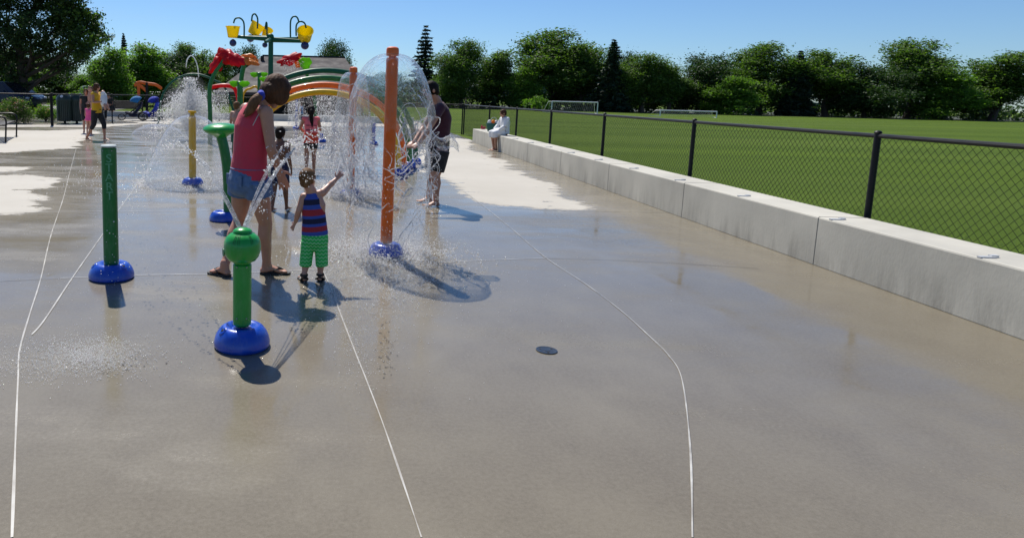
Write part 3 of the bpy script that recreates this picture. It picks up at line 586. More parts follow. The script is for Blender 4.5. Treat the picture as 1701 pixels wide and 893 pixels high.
Lt = [
 ('c', 548, 76, 64, 62, 'green tree showing above the right end of the shelter roof'),
 ('c', 412, 74, 74, 54, 'dark tree behind the orange flower spray at the left end of the shelter roof'),
 ('b', 322, 72, 68, 74, 'tall green tree left of the red flower spray'),
 ('a', 362, 80, 92, 64, 'smaller green tree behind the red flower spray'),
 ('l', 240, 66, 75, 96, 'broad bright green tree behind the orange climbing arms'),
 ('l', 182, 60, 80, 84, 'bright green tree right of the huge shade tree, over the woman in yellow'),
 ('c', 286, 70, 84, 78, 'low dark green tree behind the big fountain'),
 ('d', 207, 104, 55, 26, 'dark conifer tip showing between the huge shade tree and the bright green tree'),
 ('d', 233, 108, 68, 14, 'small thin conifer tip above the bright green tree, right of the other conifer tip'),
 ('c', 100, 78, 88, 90, 'dark tree in the shade beyond the bins'),
 ('b', 40, 74, 80, 100, 'dark tree in the shade beyond the parked cars'),
 ('l', 46, 60, 128, 24, 'young yellow-green sapling beyond the parked cars'),
 ('c', -30, 70, 70, 100, 'dark tree at the left edge beyond the parked cars'),
 ('l', 140, 74, 124, 54, 'low pale green tree behind the bins'),
]
for k, px, Y, t, wd, lb in Lt: place(k, px, Y, t, wd, lb, gL)
# the huge shade tree top left
bt = empty('shade_tree', (D(36, 160, 46).x, 46, -0.03), 'huge dark spreading shade tree filling the top left corner behind the parked cars', 'tree')
bl = []
for (px, py, rpx, dy) in [(10, 20, 42, 0), (60, 0, 46, 1), (112, 22, 36, 0), (150, 42, 26, 0), (160, 62, 20, .5), (132, 72, 28, -1), (95, 60, 36, 1), (50, 55, 42, -1), (5, 75, 44, 0), (60, 95, 30, 1), (105, 100, 30, 0), (20, 112, 32, 0), (136, 96, 22, 0), (70, -45, 60, 0), (0, -50, 60, 1), (130, -22, 34, 0), (-60, 20, 60, 0), (-60, 90, 50, 0), (88, 122, 20, 1), (40, 128, 18, 0)]:
    p = D(px, py, 46+dy*1.5)-Vector(bt.location); r = rpx/FPX*46; bl.append((tuple(p), (r, r*1.1, r*0.85)))
q = limbs(8, 0.36, bl[:13], 4, 0.02); q.v = [(v[0]+bt.location.x, v[1]+46, v[2]-0.03) for v in q.v]; q.build('trunk', M['bark'], parent=bt)
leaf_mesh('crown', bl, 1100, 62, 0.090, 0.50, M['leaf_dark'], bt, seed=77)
q = leaf_mesh('sunlit_foliage', [bl[3], bl[4], bl[2], bl[5]], 110, 34, 0.12, 0.42, M['leaf'], bt, seed=78)  # lighter leaf colour on these clumps stands in for sunlight
# understorey, bushes and rose beds
def bush(loc, r, n, per, leaf, m, label, cat='bush', name='bush', seed=1, flowers=None, group=None):
    root = empty(name, loc, label, cat, group); q = MB()
    rg = random.Random(seed)
    for _ in range(7): q.loft([(loc[0], loc[1], loc[2]), (loc[0]+rg.uniform(-.6, .6)*r[0], loc[1]+rg.uniform(-.6, .6)*r[1], loc[2]+r[2]*rg.uniform(.8, 1.5))], [0.02, 0.006], 5)
    q.build('stem', M['bark'], parent=root)
    leaf_mesh('foliage', [((0, 0, r[2]), r), ((r[0]*.4, 0, r[2]*.8), tuple(v*.7 for v in r)), ((-r[0]*.4, 0, r[2]*1.1), tuple(v*.6 for v in r))], n, per, leaf, min(r)*.3, M[m], root, seed=seed)
    if flowers: leaf_mesh('blossom', [((0, -r[1]*.3, r[2]*1.25), (r[0]*.9, r[1]*.8, r[2]*.75))], flowers, 5, leaf*.9, 0.06, M['blossom'], root, seed=seed+1)
    return root
p = D(27, 200, 27.5); bush((p.x, 27.5, -0.03), (0.62, .6, 0.55), 190, 34, 0.032, 'leaf', 'leggy rose bush with pale and rusty blooms beside the near black bench', 'rose bush', 'rose_bush', 3, 60)
p = D(76, 200, 30.0); bush((p.x, 30.0, -0.03), (0.50, .5, 0.40), 120, 30, 0.032, 'leaf_lime', 'smaller red-flowered rose bush between the fence post and the bins', 'rose bush', 'rose_bush', 5, 30)
for i, (px, Y, wd, hh, lb) in enumerate([(600, 94, 1.6, 1.5, 'pale low bush left of the soccer goal posts')]):
    pass
p = D(890, 182, 92); bush((p.x, 92, -0.03), (1.9, 1.2, 1.05), 60, 24, 0.13, 'leaf_lime', 'rounded pale green bush just left of the large soccer goal', seed=12)
p = D(118, 152, 52); bush((p.x, 52, -0.03), (1.6, 1.1, 0.55), 60, 24, 0.09, 'leaf_lime', 'rounded light green bush behind the dark bins', seed=13)
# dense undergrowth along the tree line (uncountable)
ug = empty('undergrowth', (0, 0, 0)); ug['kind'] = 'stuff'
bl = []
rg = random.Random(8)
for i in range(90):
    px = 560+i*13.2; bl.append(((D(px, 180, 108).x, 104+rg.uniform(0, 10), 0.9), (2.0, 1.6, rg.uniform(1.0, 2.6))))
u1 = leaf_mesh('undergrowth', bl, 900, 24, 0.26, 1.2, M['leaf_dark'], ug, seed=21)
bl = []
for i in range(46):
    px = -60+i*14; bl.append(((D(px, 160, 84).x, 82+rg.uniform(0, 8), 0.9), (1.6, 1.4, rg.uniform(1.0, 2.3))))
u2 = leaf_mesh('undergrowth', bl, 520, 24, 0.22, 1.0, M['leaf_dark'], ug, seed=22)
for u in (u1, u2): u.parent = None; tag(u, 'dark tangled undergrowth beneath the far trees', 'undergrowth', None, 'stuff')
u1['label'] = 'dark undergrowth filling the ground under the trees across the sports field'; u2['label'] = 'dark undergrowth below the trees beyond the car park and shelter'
bpy.data.objects.remove(ug)
# ================================================================== FIELD FURNITURE, CARS
def goal(px0, px1, ptop, pbot, Y, dep, label):
    a = D(px0, pbot, Y); b = D(px1, pbot, Y); a.z = b.z = -0.03; H = D((px0+px1)/2, ptop, Y).z; root = empty('soccer_goal', ((a.x+b.x)/2, Y, -0.03), label, 'soccer goal', 'white soccer goals')
    k = Y/70
    for s in (a, b):
        q = MB(); q.tube([s, s+Vector((0, 0, H))], 0.055*k, 8); q.build('post', M['white_paint'], parent=root)
        q = MB(); q.tube([s+Vector((0, 0, H)), s+Vector((-0.25, dep*.35, H)), s+Vector((-0.6 if s is a else 0.3, dep, 0.03)), s], 0.03*k, 6); q.build('side_frame', M['white_paint'], parent=root)
    q = MB(); q.tube([a+Vector((0, 0, H)), b+Vector((0, 0, H))], 0.055*k, 8); q.build('crossbar', M['white_paint'], parent=root)
    q = MB(); n = 24
    for i in range(n+1):
        x = a.lerp(b, i/n); q.loft([x+Vector((0, dep*.35, H)), x+Vector((0, dep, 0.02))], [0.006*k]*2, 3, cap=False, round_=False)
    for j in range(9):
        t = j/8; z = H*(1-t); y = dep*(.35+.65*t); q.loft([a+Vector((0, y, z)), b+Vector((0, y, z))], [0.006*k]*2, 3, cap=False, round_=False)
    M.setdefault('net', mat('net', (0.4, 0.41, 0.41), 0.8)); q.build('net', M['net'], parent=root, fix=False)
goal(916, 992, 169, 186, 84, 1.6, 'large white soccer goal in front of the trees, nearest the dark spruce')
goal(1096, 1190, 184, 195, 76, 1.5, 'white soccer goal at the right, lower than its neighbour against the dark trees')
goal(188, 208, 142, 156, 74, 1.2, 'small white soccer goal on the left lawn beyond the person on the bench')
goal(243, 266, 153, 160, 70, 1.2, 'low white goal frame behind the orange climbing arms')
M['car_navy'] = mat('car_navy', (0.006, 0.010, 0.035), 0.30, coat=0.35, spec=.3, var=0.1); M['car_black'] = mat('car_black', (0.005, 0.006, 0.014), 0.30, coat=0.35, spec=.3, var=0.1); M['car_silver'] = mat('car_silver', (0.5, 0.52, 0.55), 0.25, metal=0.3, coat=0.8, var=0.05)
M['glass'] = mat('glass', (0.01, 0.014, 0.02), 0.10, spec=0.5, var=0.1); M['tyre'] = mat('tyre', (0.014, 0.014, 0.014), 0.8); M['lamp'] = mat('lamp', (0.6, 0.62, 0.65), 0.12, coat=1)
def car(loc, rz, m, label, L=4.6, W=1.85, H=1.62):
    root = empty('parked_car', (0, 0, 0), label, 'car', 'cars parked beyond the rose bushes')
    # side profile stations from tail (x=-L/2) to nose (x=+L/2): body sill..beltline
    st = [(-.5, .45, .82, .80), (-.485, .32, .98, .9), (-.42, .27, 1.03, .97), (-.2, .25, 1.02, 1), (0, .25, 1.0, 1), (.2, .25, .99, .99), (.30, .26, .97, .97), (.40, .28, .90, .93), (.465, .32, .80, .86), (.495, .42, .66, .74)]
    vs = []; n = 10
    for x, z0, z1, wf in st:
        w = W/2*wf; zc = z0+(z1-z0)*.55
        sec = [(-w*.93, z0), (-w, z0+.12), (-w, zc), (-w*.97, z1-.08), (-w*.88, z1), (w*.88, z1), (w*.97, z1-.08), (w, zc), (w, z0+.12), (w*.93, z0)]
        vs += [(x*L, y, z) for y, z in sec]
    fs = [(i*n+k, i*n+(k+1) % n, (i+1)*n+(k+1) % n, (i+1)*n+k) for i in range(len(st)-1) for k in range(n)] + [tuple(range(n)), tuple(range((len(st)-1)*n, len(st)*n))]
    MB().add(vs, fs).build('body', m, parent=root)
    cs = [(-.47, .99, 1.0, .84, .84), (-.43, .98, H-.10, .86, .72), (-.36, .98, H, .88, .70), (-.1, .98, H+.02, .9, .72), (.08, .98, H-.02, .9, .70), (.2, .96, 1.24, .9, .78), (.29, .95, .98, .86, .84)]
    vs = []
    for x, z0, z1, wb, wt in cs:
        vs += [(x*L, -W/2*wb, z0), (x*L, -W/2*wt, z1), (x*L, W/2*wt, z1), (x*L, W/2*wb, z0)]
    fs = [(i*4+k, i*4+(k+1) % 4, (i+1)*4+(k+1) % 4, (i+1)*4+k) for i in range(len(cs)-1) for k in range(4)] + [(0, 1, 2, 3), tuple(range((len(cs)-1)*4, len(cs)*4))]
    cb = MB().add(vs, fs).build('cabin', m, parent=root, bevel=0.04)
    for s in (-1, 1):
        for xa, xb, ta, tb in ((-.44, -.30, -.41, -.30), (-.285, -.10, -.285, -.10), (-.085, .20, -.085, .085)):
            z0, z1 = 1.03, H-.12; ya = W/2*.905; yt = W/2*.735
            q = MB(); q.add([(xa*L, s*ya, z0), (xb*L, s*ya, z0), (tb*L, s*yt, z1), (ta*L, s*yt, z1)]+[(xa*L, s*(ya-.05), z0), (xb*L, s*(ya-.05), z0), (tb*L, s*(yt-.05), z1), (ta*L, s*(yt-.05), z1)], [(0, 1, 2, 3), (7, 6, 5, 4), (0, 4, 5, 1), (1, 5, 6, 2), (2, 6, 7, 3), (3, 7, 4, 0)]); q.build('side_window', M['glass'], parent=root, smooth=False)
    q = MB(); q.add([(.285*L, -W*.40, 1.0), (.285*L, W*.40, 1.0), (.105*L, W*.335, H-.05), (.105*L, -W*.335, H-.05), (.265*L, -W*.40, .99), (.265*L, W*.40, .99), (.085*L, W*.335, H-.06), (.085*L, -W*.335, H-.06)], [(0, 1, 2, 3), (7, 6, 5, 4), (0, 4, 5, 1), (1, 5, 6, 2), (2, 6, 7, 3), (3, 7, 4, 0)])
    for i in range(8): v = q.v[i]; q.v[i] = (v[0]+.02, v[1], v[2]+.02)
    q.build('windscreen', M['glass'], parent=root, smooth=False)
    for x in (-.31, .30):
        for s in (-1, 1):
            q = MB(); q.lathe([(0.20, -.11), (0.33, -.11), (0.35, -.07), (0.35, .07), (0.33, .11), (0.20, .11)], (x*L, s*(W/2-.10), .345), 20, axis=(0, 1, 0)); wh = q.build('wheel', M['tyre'], parent=root)
            q = MB(); q.lathe([(0.0, -.09), (0.21, -.10), (0.21, .10), (0.0, .09)], (x*L, s*(W/2-.10), .345), 16, axis=(0, 1, 0)); q.build('rim', M['galv'], parent=wh)
    for s in (-1, 1):
        q = MB(); q.ell((.468*L, s*W*.34, .72), (.10, .17, .075), 12, 8); q.build('headlight', M['lamp'], parent=root)
        q = MB(); q.ell((.17*L, s*(W/2+.09), 1.06), (.07, .11, .075), 10, 8); q.build('side_mirror', m, parent=root)
    q = MB(); q.box((.494*L, 0, .60), (.03, .8, .14)); q.build('grille', M['shadow_dark'], parent=root, smooth=False)
    root.location = loc; root.rotation_euler.z = rz; root.scale = (1, 1, 1.1); return root
for px, Y, m, lb in [(66, 44.5, 'car_navy', 'nearest of the three dark parked cars, its blue-black bonnet behind the rose bush'), (74, 47.6, 'car_black', 'middle one of the three dark cars parked side by side left of the bins'), (70, 51.2, 'car_navy', 'farthest and tallest-roofed of the three dark parked cars')]:
    n = D(px, 170, Y); car((n.x-2.25, Y, 0), -0.22, M[m], lb)
n = D(173, 150, 64); car((n.x, 64, -0.02), 0.5, M['car_silver'], 'pale silver car far away above the head of the woman in yellow')
# ================================================================== BENCHES, BINS, STROLLERS
def bench(loc, rz, label, W=1.5):
    root = empty('park_bench', (0, 0, 0), label, 'bench', 'black metal benches'); m = M['black_metal']
    q = MB()
    for i in range(7): q.box((0, -.20+i*.068, .445-.012*math.sin(i/6*3.14)), (W-.12, .055, .045))
    q.build('seat', m, parent=root, smooth=False)
    q = MB()
    for i in range(6): q.box((0, .255+i*.018, .52+i*.062), (W-.12, .014, .050), rot=Matrix.Rotation(-.2, 3, 'X'))
    q.build('backrest', m, parent=root, smooth=False)
    for s in (-1, 1):
        x = s*(W/2-.05)
        q = MB(); q.tube(bez([(x, -.24, 0), (x, -.26, .35), (x, -.27, .56), (x, -.20, .66), (x, 0, .68), (x, .24, .66)], 24), .022, 8); q.tube(bez([(x, .26, 0), (x, .22, .40), (x, .28, .62), (x, .37, .88)], 16), .022, 8); q.tube([(x, -.24, .43), (x, .24, .43)], .02, 8); q.build('side_frame', m, parent=root)
        for y in (-.24, .26):
            q = MB(); q.lathe([(.055, 0), (.055, .012), (.022, .014)], (x, y, 0), 12); q.build('foot', m, parent=root)
    root.location = loc; root.rotation_euler.z = rz; return root
pa, pb = G(9, 237), G(27, 227); pm = (pa+pb)/2; bench((pm.x-.26, pm.y, 0), math.atan2((pb-pa).y, (pb-pa).x), 'near black metal bench with curved arms at the left edge of the picture', (pb-pa).length+.1)
p = G(200, 196); bench((p.x-.55, p.y+3.2, -0.02), math.radians(200), 'black bench under the person in dark clothes, right of the bins', 1.6)
p = D(200, 190, 41); bench((p.x, 41, -0.03), math.radians(185), 'farther empty black bench on the lawn left of the strollers', 1.8)
def bin_(loc, rz, label, emblem):
    root = empty('litter_bin', (0, 0, 0), label, 'litter bin', 'pair of dark slatted litter bins')
    m = mat('bin_green', (0.010, 0.028, 0.020), 0.45, coat=.2)
    q = MB(); q.lathe([(.20, .10), (.27, .14), (.29, .95), (.27, .98)], n=28); q.build('inner_drum', M['shadow_dark'], parent=root)
    q = MB()
    for i in range(26):
        a = 6.283*i/26; q.box((.30*math.cos(a), .30*math.sin(a), .54), (.015, .050, .84), rz=a)
    q.build('slat_panel', m, parent=root, smooth=False)
    q = MB(); q.lathe([(.325, .95), (.33, 1.0), (.27, 1.13), (.19, 1.22), (.0, 1.24)], n=28); q.build('lid', m, parent=root)
    q = MB(); q.lathe([(.05, 0), (.05, .12)], n=12); q.lathe([(.16, 0), (.16, .015)], n=16); q.build('foot', M['black_metal'], parent=root)
    if emblem:
        q = MB(); q.lathe([(0, 0), (.06, 0), (.06, .012), (0, .012)], (0, -.262, 1.12), 20, axis=(0, -.82, .57)); q.build('round_sticker', M['white_paint'], parent=root, smooth=False)
    root.location = loc; root.rotation_euler.z = rz; return root
p = D(108, 206, 28.3); bin_((p.x, 28.3, 0), 0, 'dark slatted litter bin with a round white sticker on its lid, left of two', True)
p = D(127, 206, 28.6); bin_((p.x+.02, 28.6, 0), .3, 'dark slatted litter bin without sticker, right one of the pair beside the children', False)
def stroller(loc, rz, canopy, body, label):
    root = empty('stroller', (0, 0, 0), label, 'stroller', 'strollers parked by the fence')
    q = MB(); q.loft(bez([(.30, 0, .36), (.0, 0, .32), (-.25, 0, .55), (-.35, 0, .80)], 14), [(.20, .07)]*13, 12, side=(0, 1, 0)); q.build('seat', M[body], parent=root)
    q = MB(); vs = []; n = 10
    for i in range(7):
        a = math.radians(10+i*20)
        for k in range(n):
            b = math.pi*k/(n-1); vs.append((-.18+.34*math.cos(a)*math.sin(b)*1.0, .24*math.cos(b), .80+.34*math.sin(a)*math.sin(b)*.95))
    q.add(vs, [(i*n+k, i*n+k+1, (i+1)*n+k+1, (i+1)*n+k) for i in range(6) for k in range(n-1)]); c = q.build('canopy', M[canopy], parent=root); s = c.modifiers.new('s', 'SOLIDIFY'); s.thickness = .012
    q = MB()
    for s in (-1, 1): q.tube([(.45, s*.10, .18), (.0, s*.24, .45), (-.52, s*.25, 1.02)], .013, 8); q.tube([(-.42, s*.28, .15), (.05, s*.24, .46)], .013, 8)
    q.tube([(-.52, -.25, 1.02), (-.52, .25, 1.02)], .018, 8); q.build('frame', M['black_metal'], parent=root)
    for x, y, r in ((.50, 0, .15), (-.42, .30, .20), (-.42, -.30, .20)):
        q = MB()
        for k in range(24):
            a0 = 6.283*k/24; a1 = 6.283*(k+1)/24; q.tube([(x+r*math.cos(a0), y, r+r*.92*math.sin(a0)), (x+r*math.cos(a1), y, r+r*.92*math.sin(a1))], .02, 6)
        for k in range(6): a0 = 6.283*k/6; q.tube([(x, y, r), (x+r*math.cos(a0), y, r+r*.9*math.sin(a0))], .005, 4)
        q.build('wheel', M['tyre'], parent=root)
    q = MB(); q.ell((0, 0, .24), (.22, .17, .09), 12, 8); q.build('basket', M[body], parent=root)
    root.location = loc; root.rotation_euler.z = rz; root.scale = (1.05,)*3
p = G(240, 198); stroller((p.x, 33.0, 0), math.radians(200), 'blue_cloth', 'navy_cloth', 'three-wheeled stroller with a bright teal-blue hood, by the fence left of the big fountain')
stroller((p.x+.75, 33.4, 0), math.radians(165), 'royal', 'royal', 'royal-blue stroller with a pointed dark blue hood, right neighbour of the teal-hooded one')
# orange climbing arms on a black pole
p = G(244, 186); pr = empty('climbing_frame', (p.x, 44, -0.03), 'curved orange-red climbing arms on a black pole, standing left of the big fountain', 'climbing frame')
q = MB(); q.tube([D(244, 178, 44)-Vector((0, 0, .4)), D(244, 137, 44)], .09, 10); q.build('pole', M['black_metal'], parent=pr)
for pts in ([(244, 139), (258, 141), (268, 147)], [(244, 139), (232, 137), (224, 142)], [(226, 138), (236, 145), (243, 151)], [(230, 140), (230, 160), (227, 170)]):
    q = MB(); q.loft(bez([D(x, y, 44) for x, y in pts], 12), [(.10, .05)]*13, 8); q.build('arm', M['orange_paint'], parent=pr)
# ================================================================== WATER-PLAY FEATURES
def base_dome(mb, c, r, h, n=40):
    h = h*.80; prof = [(r*.93, 0), (r*.99, h*.08), (r, h*.18), (r*.99, h*.30), (r*.95, h*.50), (r*.87, h*.72), (r*.76, h*.90), (r*.64, h*.99), (r*.53, h*.99), (r*.44, h*.92), (r*.37, h*.86), (r*.33, h*.88)]
    return mb.lathe(prof, c, n)
def hatch(root, base, c, r, h, az, part='bolt_pocket'):
    """oval moulded pocket with a dark bolt hole in the base's shoulder"""
    d = Vector((math.cos(az), math.sin(az), 0)); p = Vector(c)+d*(r*.74)+Vector((0, 0, h*.70)); nrm = (d*.62+Vector((0, 0, .78))).normalized(); rot = Vector((0, 0, 1)).rotation_difference(nrm).to_matrix()
    q = MB(); q.ell(p, (r*.17, r*.17, r*.045), 18, 8, rot); a = q.build(part, M['blue_base'], parent=base)
    q = MB(); q.ell(p+nrm*r*.030, (r*.075, r*.075, r*.025), 14, 6, rot); q.build('bolt_hole', M['shadow_dark'], parent=base)  # dark disc puts the hole's shade into the colour
def cyl(r0, r1, z0, z1, n=28, bev=.012): return [(r0-bev, z0), (r0, z0+bev), (r1, z1-bev), (r1-bev, z1)]
# ---- green globe sprayer in front
c = G(402, 574); R0 = 48/1135*3.75*1.0; gp = empty('globe_sprayer', (c.x, c.y, 0), 'bright green globe-headed spray post on a blue base, nearest of all, right in the foreground', 'spray post')
q = MB(); base_dome(q, (c.x, c.y, 0), .158, .155); bs = q.build('base', M['blue_base'], parent=gp); hatch(gp, bs, (c.x, c.y, 0), .158, .155, math.radians(215))
q = MB(); q.lathe(cyl(.052, .052, .12, .485), (c.x, c.y, 0), 36); q.lathe([(.053, .487), (.0545, .489), (.0545, .497), (.053, .499)], (c.x, c.y, 0), 36); q.build('post', M['bright_green'], parent=gp)
zc = .572
q = MB(); q.lathe([(.050, zc-.088), (.052, zc-.080), (.075, zc-.072), (.092, zc-.050), (.102, zc-.020), (.1035, zc+.010), (.100, zc+.035), (.090, zc+.058), (.070, zc+.076), (.052, zc+.084), (.050, zc+.087)], (c.x, c.y, 0), 44); hd = q.build('globe_head', M['bright_green'], parent=gp)
q = MB(); q.lathe([(.052, zc+.085), (.054, zc+.089), (.052, zc+.096), (.042, zc+.104), (.022, zc+.111), (0, zc+.113)], (c.x, c.y, 0), 32); q.build('cap', M['bright_green'], parent=hd)
groove = mat('groove', (0.006, 0.10, 0.02), .4)
for az in (-112, -106, -98, -92, -52, -46):
    a = math.radians(az); pts = [Vector((c.x+rr*math.cos(a), c.y+rr*math.sin(a), z)) for rr, z in ((.0605, zc+.0805), (.0745, zc+.0735), (.0912, zc+.057), (.0975, zc+.0435), (.1006, zc+.033))]
    q = MB(); q.tube(pts, .0013, 5); q.build('groove', groove, parent=hd)
q = MB(); q.tube([Vector((c.x-.101, c.y-.010, zc-.03)), Vector((c.x-.106, c.y-.012, zc-.03))], .022, 20); q.build('side_nozzle', M['green_paint'], parent=hd)
WATER_SRC = Vector((c.x, c.y, zc+.11))
M['bolt'] = mat('bolt', (.30, .31, .32), .35, metal=.8)
def bolts(root, c, rad, zs, azs, r=.0045):
    for z in zs:
        for a in azs: q = MB(); d = Vector((math.cos(a), math.sin(a), 0)); q.lathe([(0, -.002), (r, -.002), (r, .0025), (r*.6, .004), (0, .004)], (c[0]+rad*d.x, c[1]+rad*d.y, z), 10, axis=tuple(d)); q.build('bolt', M['bolt'], parent=root)
bolts(gp, c, .052, (.468, .175), (math.radians(-115), math.radians(-55)))
# ---- START post
c = G(185.5, 461); T = D(180, 243, c.y); H = T.z; lean = (T-Vector((c.x, c.y, T.z)))
sp = empty('start_post', (c.x, c.y, 0), 'plain green post reading START down its front, pale cap and blue base', 'activator post')
q = MB(); base_dome(q, (c.x, c.y, 0), .168, .150); bs = q.build('base', M['blue_base'], parent=sp); hatch(sp, bs, (c.x, c.y, 0), .168, .15, math.radians(-28)); hatch(sp, bs, (c.x, c.y, 0), .168, .15, math.radians(205))
q = MB(); q.lathe(cyl(.0555, .0555, .10, H-.004), (c.x, c.y, 0), 36); q.build('post', M['green_paint'], parent=sp)
q = MB(); q.lathe([(.0545, H-.006), (.057, H-.004), (.057, H+.004), (.052, H+.009), (0, H+.010)], (c.x, c.y, 0), 36); q.build('cap', M['cap_white'], parent=sp)
bolts(sp, c, .0555, (.175, H-.03), (math.radians(-120), math.radians(-50)))
M['letter'] = mat('letter', (0.11, 0.36, 0.20), .5, var=.3, vscale=60)
def letters(txt, cx, cy, rad, z0, dz, size, az0, m, root):
    for i, ch in enumerate(txt):
        cu = bpy.data.curves.new('t', 'FONT'); cu.body = ch; cu.size = size; cu.align_x = 'CENTER'; o = bpy.data.objects.new('t', cu); C.objects.link(o)
        me = bpy.data.meshes.new_from_object(o.evaluated_get(bpy.context.evaluated_depsgraph_get())); bpy.data.objects.remove(o); bpy.data.curves.remove(cu)
        bm = bmesh.new(); bm.from_mesh(me); bmesh.ops.subdivide_edges(bm, edges=bm.edges, cuts=1); r = bmesh.ops.extrude_face_region(bm, geom=bm.faces[:]); 
        top = {v for v in r['geom'] if isinstance(v, bmesh.types.BMVert)}
        for v in bm.verts:
            a = az0+v.co.x/rad; rr = rad+(.0014 if v in top else .0002); z = z0-i*dz+v.co.y; v.co = Vector((cx+rr*math.cos(a), cy+rr*math.sin(a), z))-WP[root.name]
        bmesh.ops.recalc_face_normals(bm, faces=bm.faces); bm.to_mesh(me); bm.free(); link('letter', me, m, root, WP[root.name], False)
letters('START', c.x, c.y, .0555, H-.115, .070, .088, math.radians(-92+19), M['letter'], sp)
# ---- big orange mushroom-shower pole
def orange_pole(px, base_py, top_px, top_py, r, rb, hb, label, group='orange water-dome poles'):
    c = G(px, base_py); H = D(top_px, top_py, c.y).z; root = empty('water_dome_pole', (c.x, c.y, 0), label, 'water pole', group)
    q = MB(); base_dome(q, (c.x, c.y, 0), rb, hb); bs = q.build('base', M['blue_base'], parent=root); hatch(root, bs, (c.x, c.y, 0), rb, hb, math.radians(200)); hatch(root, bs, (c.x, c.y, 0), rb, hb, math.radians(-35))
    q = MB(); q.lathe(cyl(r, r*.98, hb*.8, H-.085), (c.x, c.y, 0), 36); q.build('post', M['orange_paint'], parent=root)
    q = MB(); q.lathe([(r*.6, H-.085), (r*.6, H-.075), (r*1.0, H-.073), (r*1.02, H-.06), (r*1.02, H-.020), (r*.93, H-.005), (r*.6, H+.004), (0, H+.006)], (c.x, c.y, 0), 36); q.build('cap', M['orange_paint'], parent=root)
    bolts(root, c, r, (hb+.03, H-.11), (math.radians(-125), math.radians(-60)))
    return root, c, H
op1, c1, H1 = orange_pole(641, 424, 657, 79, .054, .158, .145, 'tall orange pole under the large water dome, on a blue base right of the toddler')
op2, c2, H2 = orange_pole(582, 325, 588, 112, .055, .165, .13, 'farther orange pole with a smaller water dome, behind and left of the tallest orange pole')
# ---- yellow post
c3 = G(320, 306); H3 = D(319, 184, c3.y).z; yp = empty('bell_shower_post', (c3.x, c3.y, 0), 'mustard-yellow post with a wide thin water bell and a blue base', 'water pole')
q = MB(); base_dome(q, (c3.x, c3.y, 0), .165, .13); bs = q.build('base', M['blue_base'], parent=yp); hatch(yp, bs, (c3.x, c3.y, 0), .165, .13, math.radians(210)); hatch(yp, bs, (c3.x, c3.y, 0), .165, .13, math.radians(-30))
q = MB(); q.lathe(cyl(.056, .056, .10, H3-.075), (c3.x, c3.y, 0), 30); q.build('post', M['yellow_paint'], parent=yp)
q = MB(); q.lathe([(.035, H3-.08), (.035, H3-.045), (.060, H3-.030), (.062, H3-.008), (.055, H3), (0, H3+.003)], (c3.x, c3.y, 0), 28); q.build('cap', M['yellow_paint'], parent=yp)
# ---- green mushroom with curved stem
c4 = G(370, 366); mp_ = empty('mushroom_table', (c4.x, c4.y, 0), 'green mushroom-shaped water table on a curved stem, on a blue base behind the woman', 'water feature')
q = MB(); base_dome(q, (c4.x, c4.y, 0), .150, .135); bs = q.build('base', M['blue_base'], parent=mp_); hatch(mp_, bs, (c4.x, c4.y, 0), .15, .135, math.radians(200))
Y4 = c4.y; q = MB(); pts = bez([D(379, 352, Y4), D(379, 320, Y4), D(377, 280, Y4), D(373, 250, Y4), D(366, 222, Y4)], 16); q.loft(pts, [.054]*10+[.056]*(len(pts)-10), 20); q.build('stem', M['green_paint'], parent=mp_)
tc_ = D(367, 215.5, Y4); q = MB(); q.lathe([(0, -.095), (.05, -.092), (.09, -.060), (.16, -.030), (.192, -.005), (.197, .012), (.185, .032), (.14, .056), (.07, .070), (0, .074)], tc_, 44, axis=(-.03, -.05, 1)); q.build('disc_top', M['bright_green'], parent=mp_)
# ---- rainbow arches
ar = empty('rainbow_arch', (G(533, 278).x, G(533, 278).y, 0), 'four nested arches in two greens, orange and yellow with blue feet, spanning behind the girl', 'spray arch')
feet = [((662, 291), (412, 284), 149, 'yellow_paint'), ((671, 284.5), (404, 279), 137, 'orange_paint'), ((680, 278.5), (397, 275), 125.5, 'green_paint'), ((690, 272.5), (389, 270), 113, 'dark_green')]
for i, (fr, flp, top, m) in enumerate(feet):
    a = G(*flp); b = G(*fr); mid = (a+b)/2; H = D(534, top+4, mid.y).z; pts = []
    for k in range(49):
        t = math.pi*k/48; pts.append(mid+(b-a)/2*(-math.cos(t))+Vector((0, 0, H*math.sin(t)**.80 if math.sin(t) > 1e-6 else 0)))
    q = MB(); q.loft(pts, [(.055, .055)]*49, 14, side=(0, 1, 0), round_=False); arc = q.build('arch', M[m], parent=ar)
    for f in (a, b):
        q = MB(); base_dome(q, f, .135, .16, 24); q.build('base', M['blue_base'], parent=arc)
# ---- small far blue sprayers
for k, (px, py, tp, r, lab) in enumerate([(492, 214, 163, .05, 'thin blue spray post far behind, between the woman and the girl'), (620, 240, 205, .06, 'short blue spray stub on a blue base, seen through the large water dome'), (534, 236, 222, .05, 'short blue floor nozzle just right of the girl')]):
    c = G(px, py); H = max(.12, D(px, tp, c.y).z); rt = empty('spray_nozzle', (c.x, c.y, 0), lab, 'spray post', 'blue spray posts'); q = MB(); base_dome(q, c, .15, .12, 24); q.build('base', M['blue_base'], parent=rt); q = MB(); q.lathe(cyl(r, r, .08, H), c, 20); q.build('post', M['blue_base'], parent=rt)
    if k == 0:
        q = MB(); q.lathe([(.03, H-.05), (.13, H), (.15, H+.05), (.02, H+.08), (0, H+.08)], c, 20); q.build('head', M['blue_base'], parent=rt)
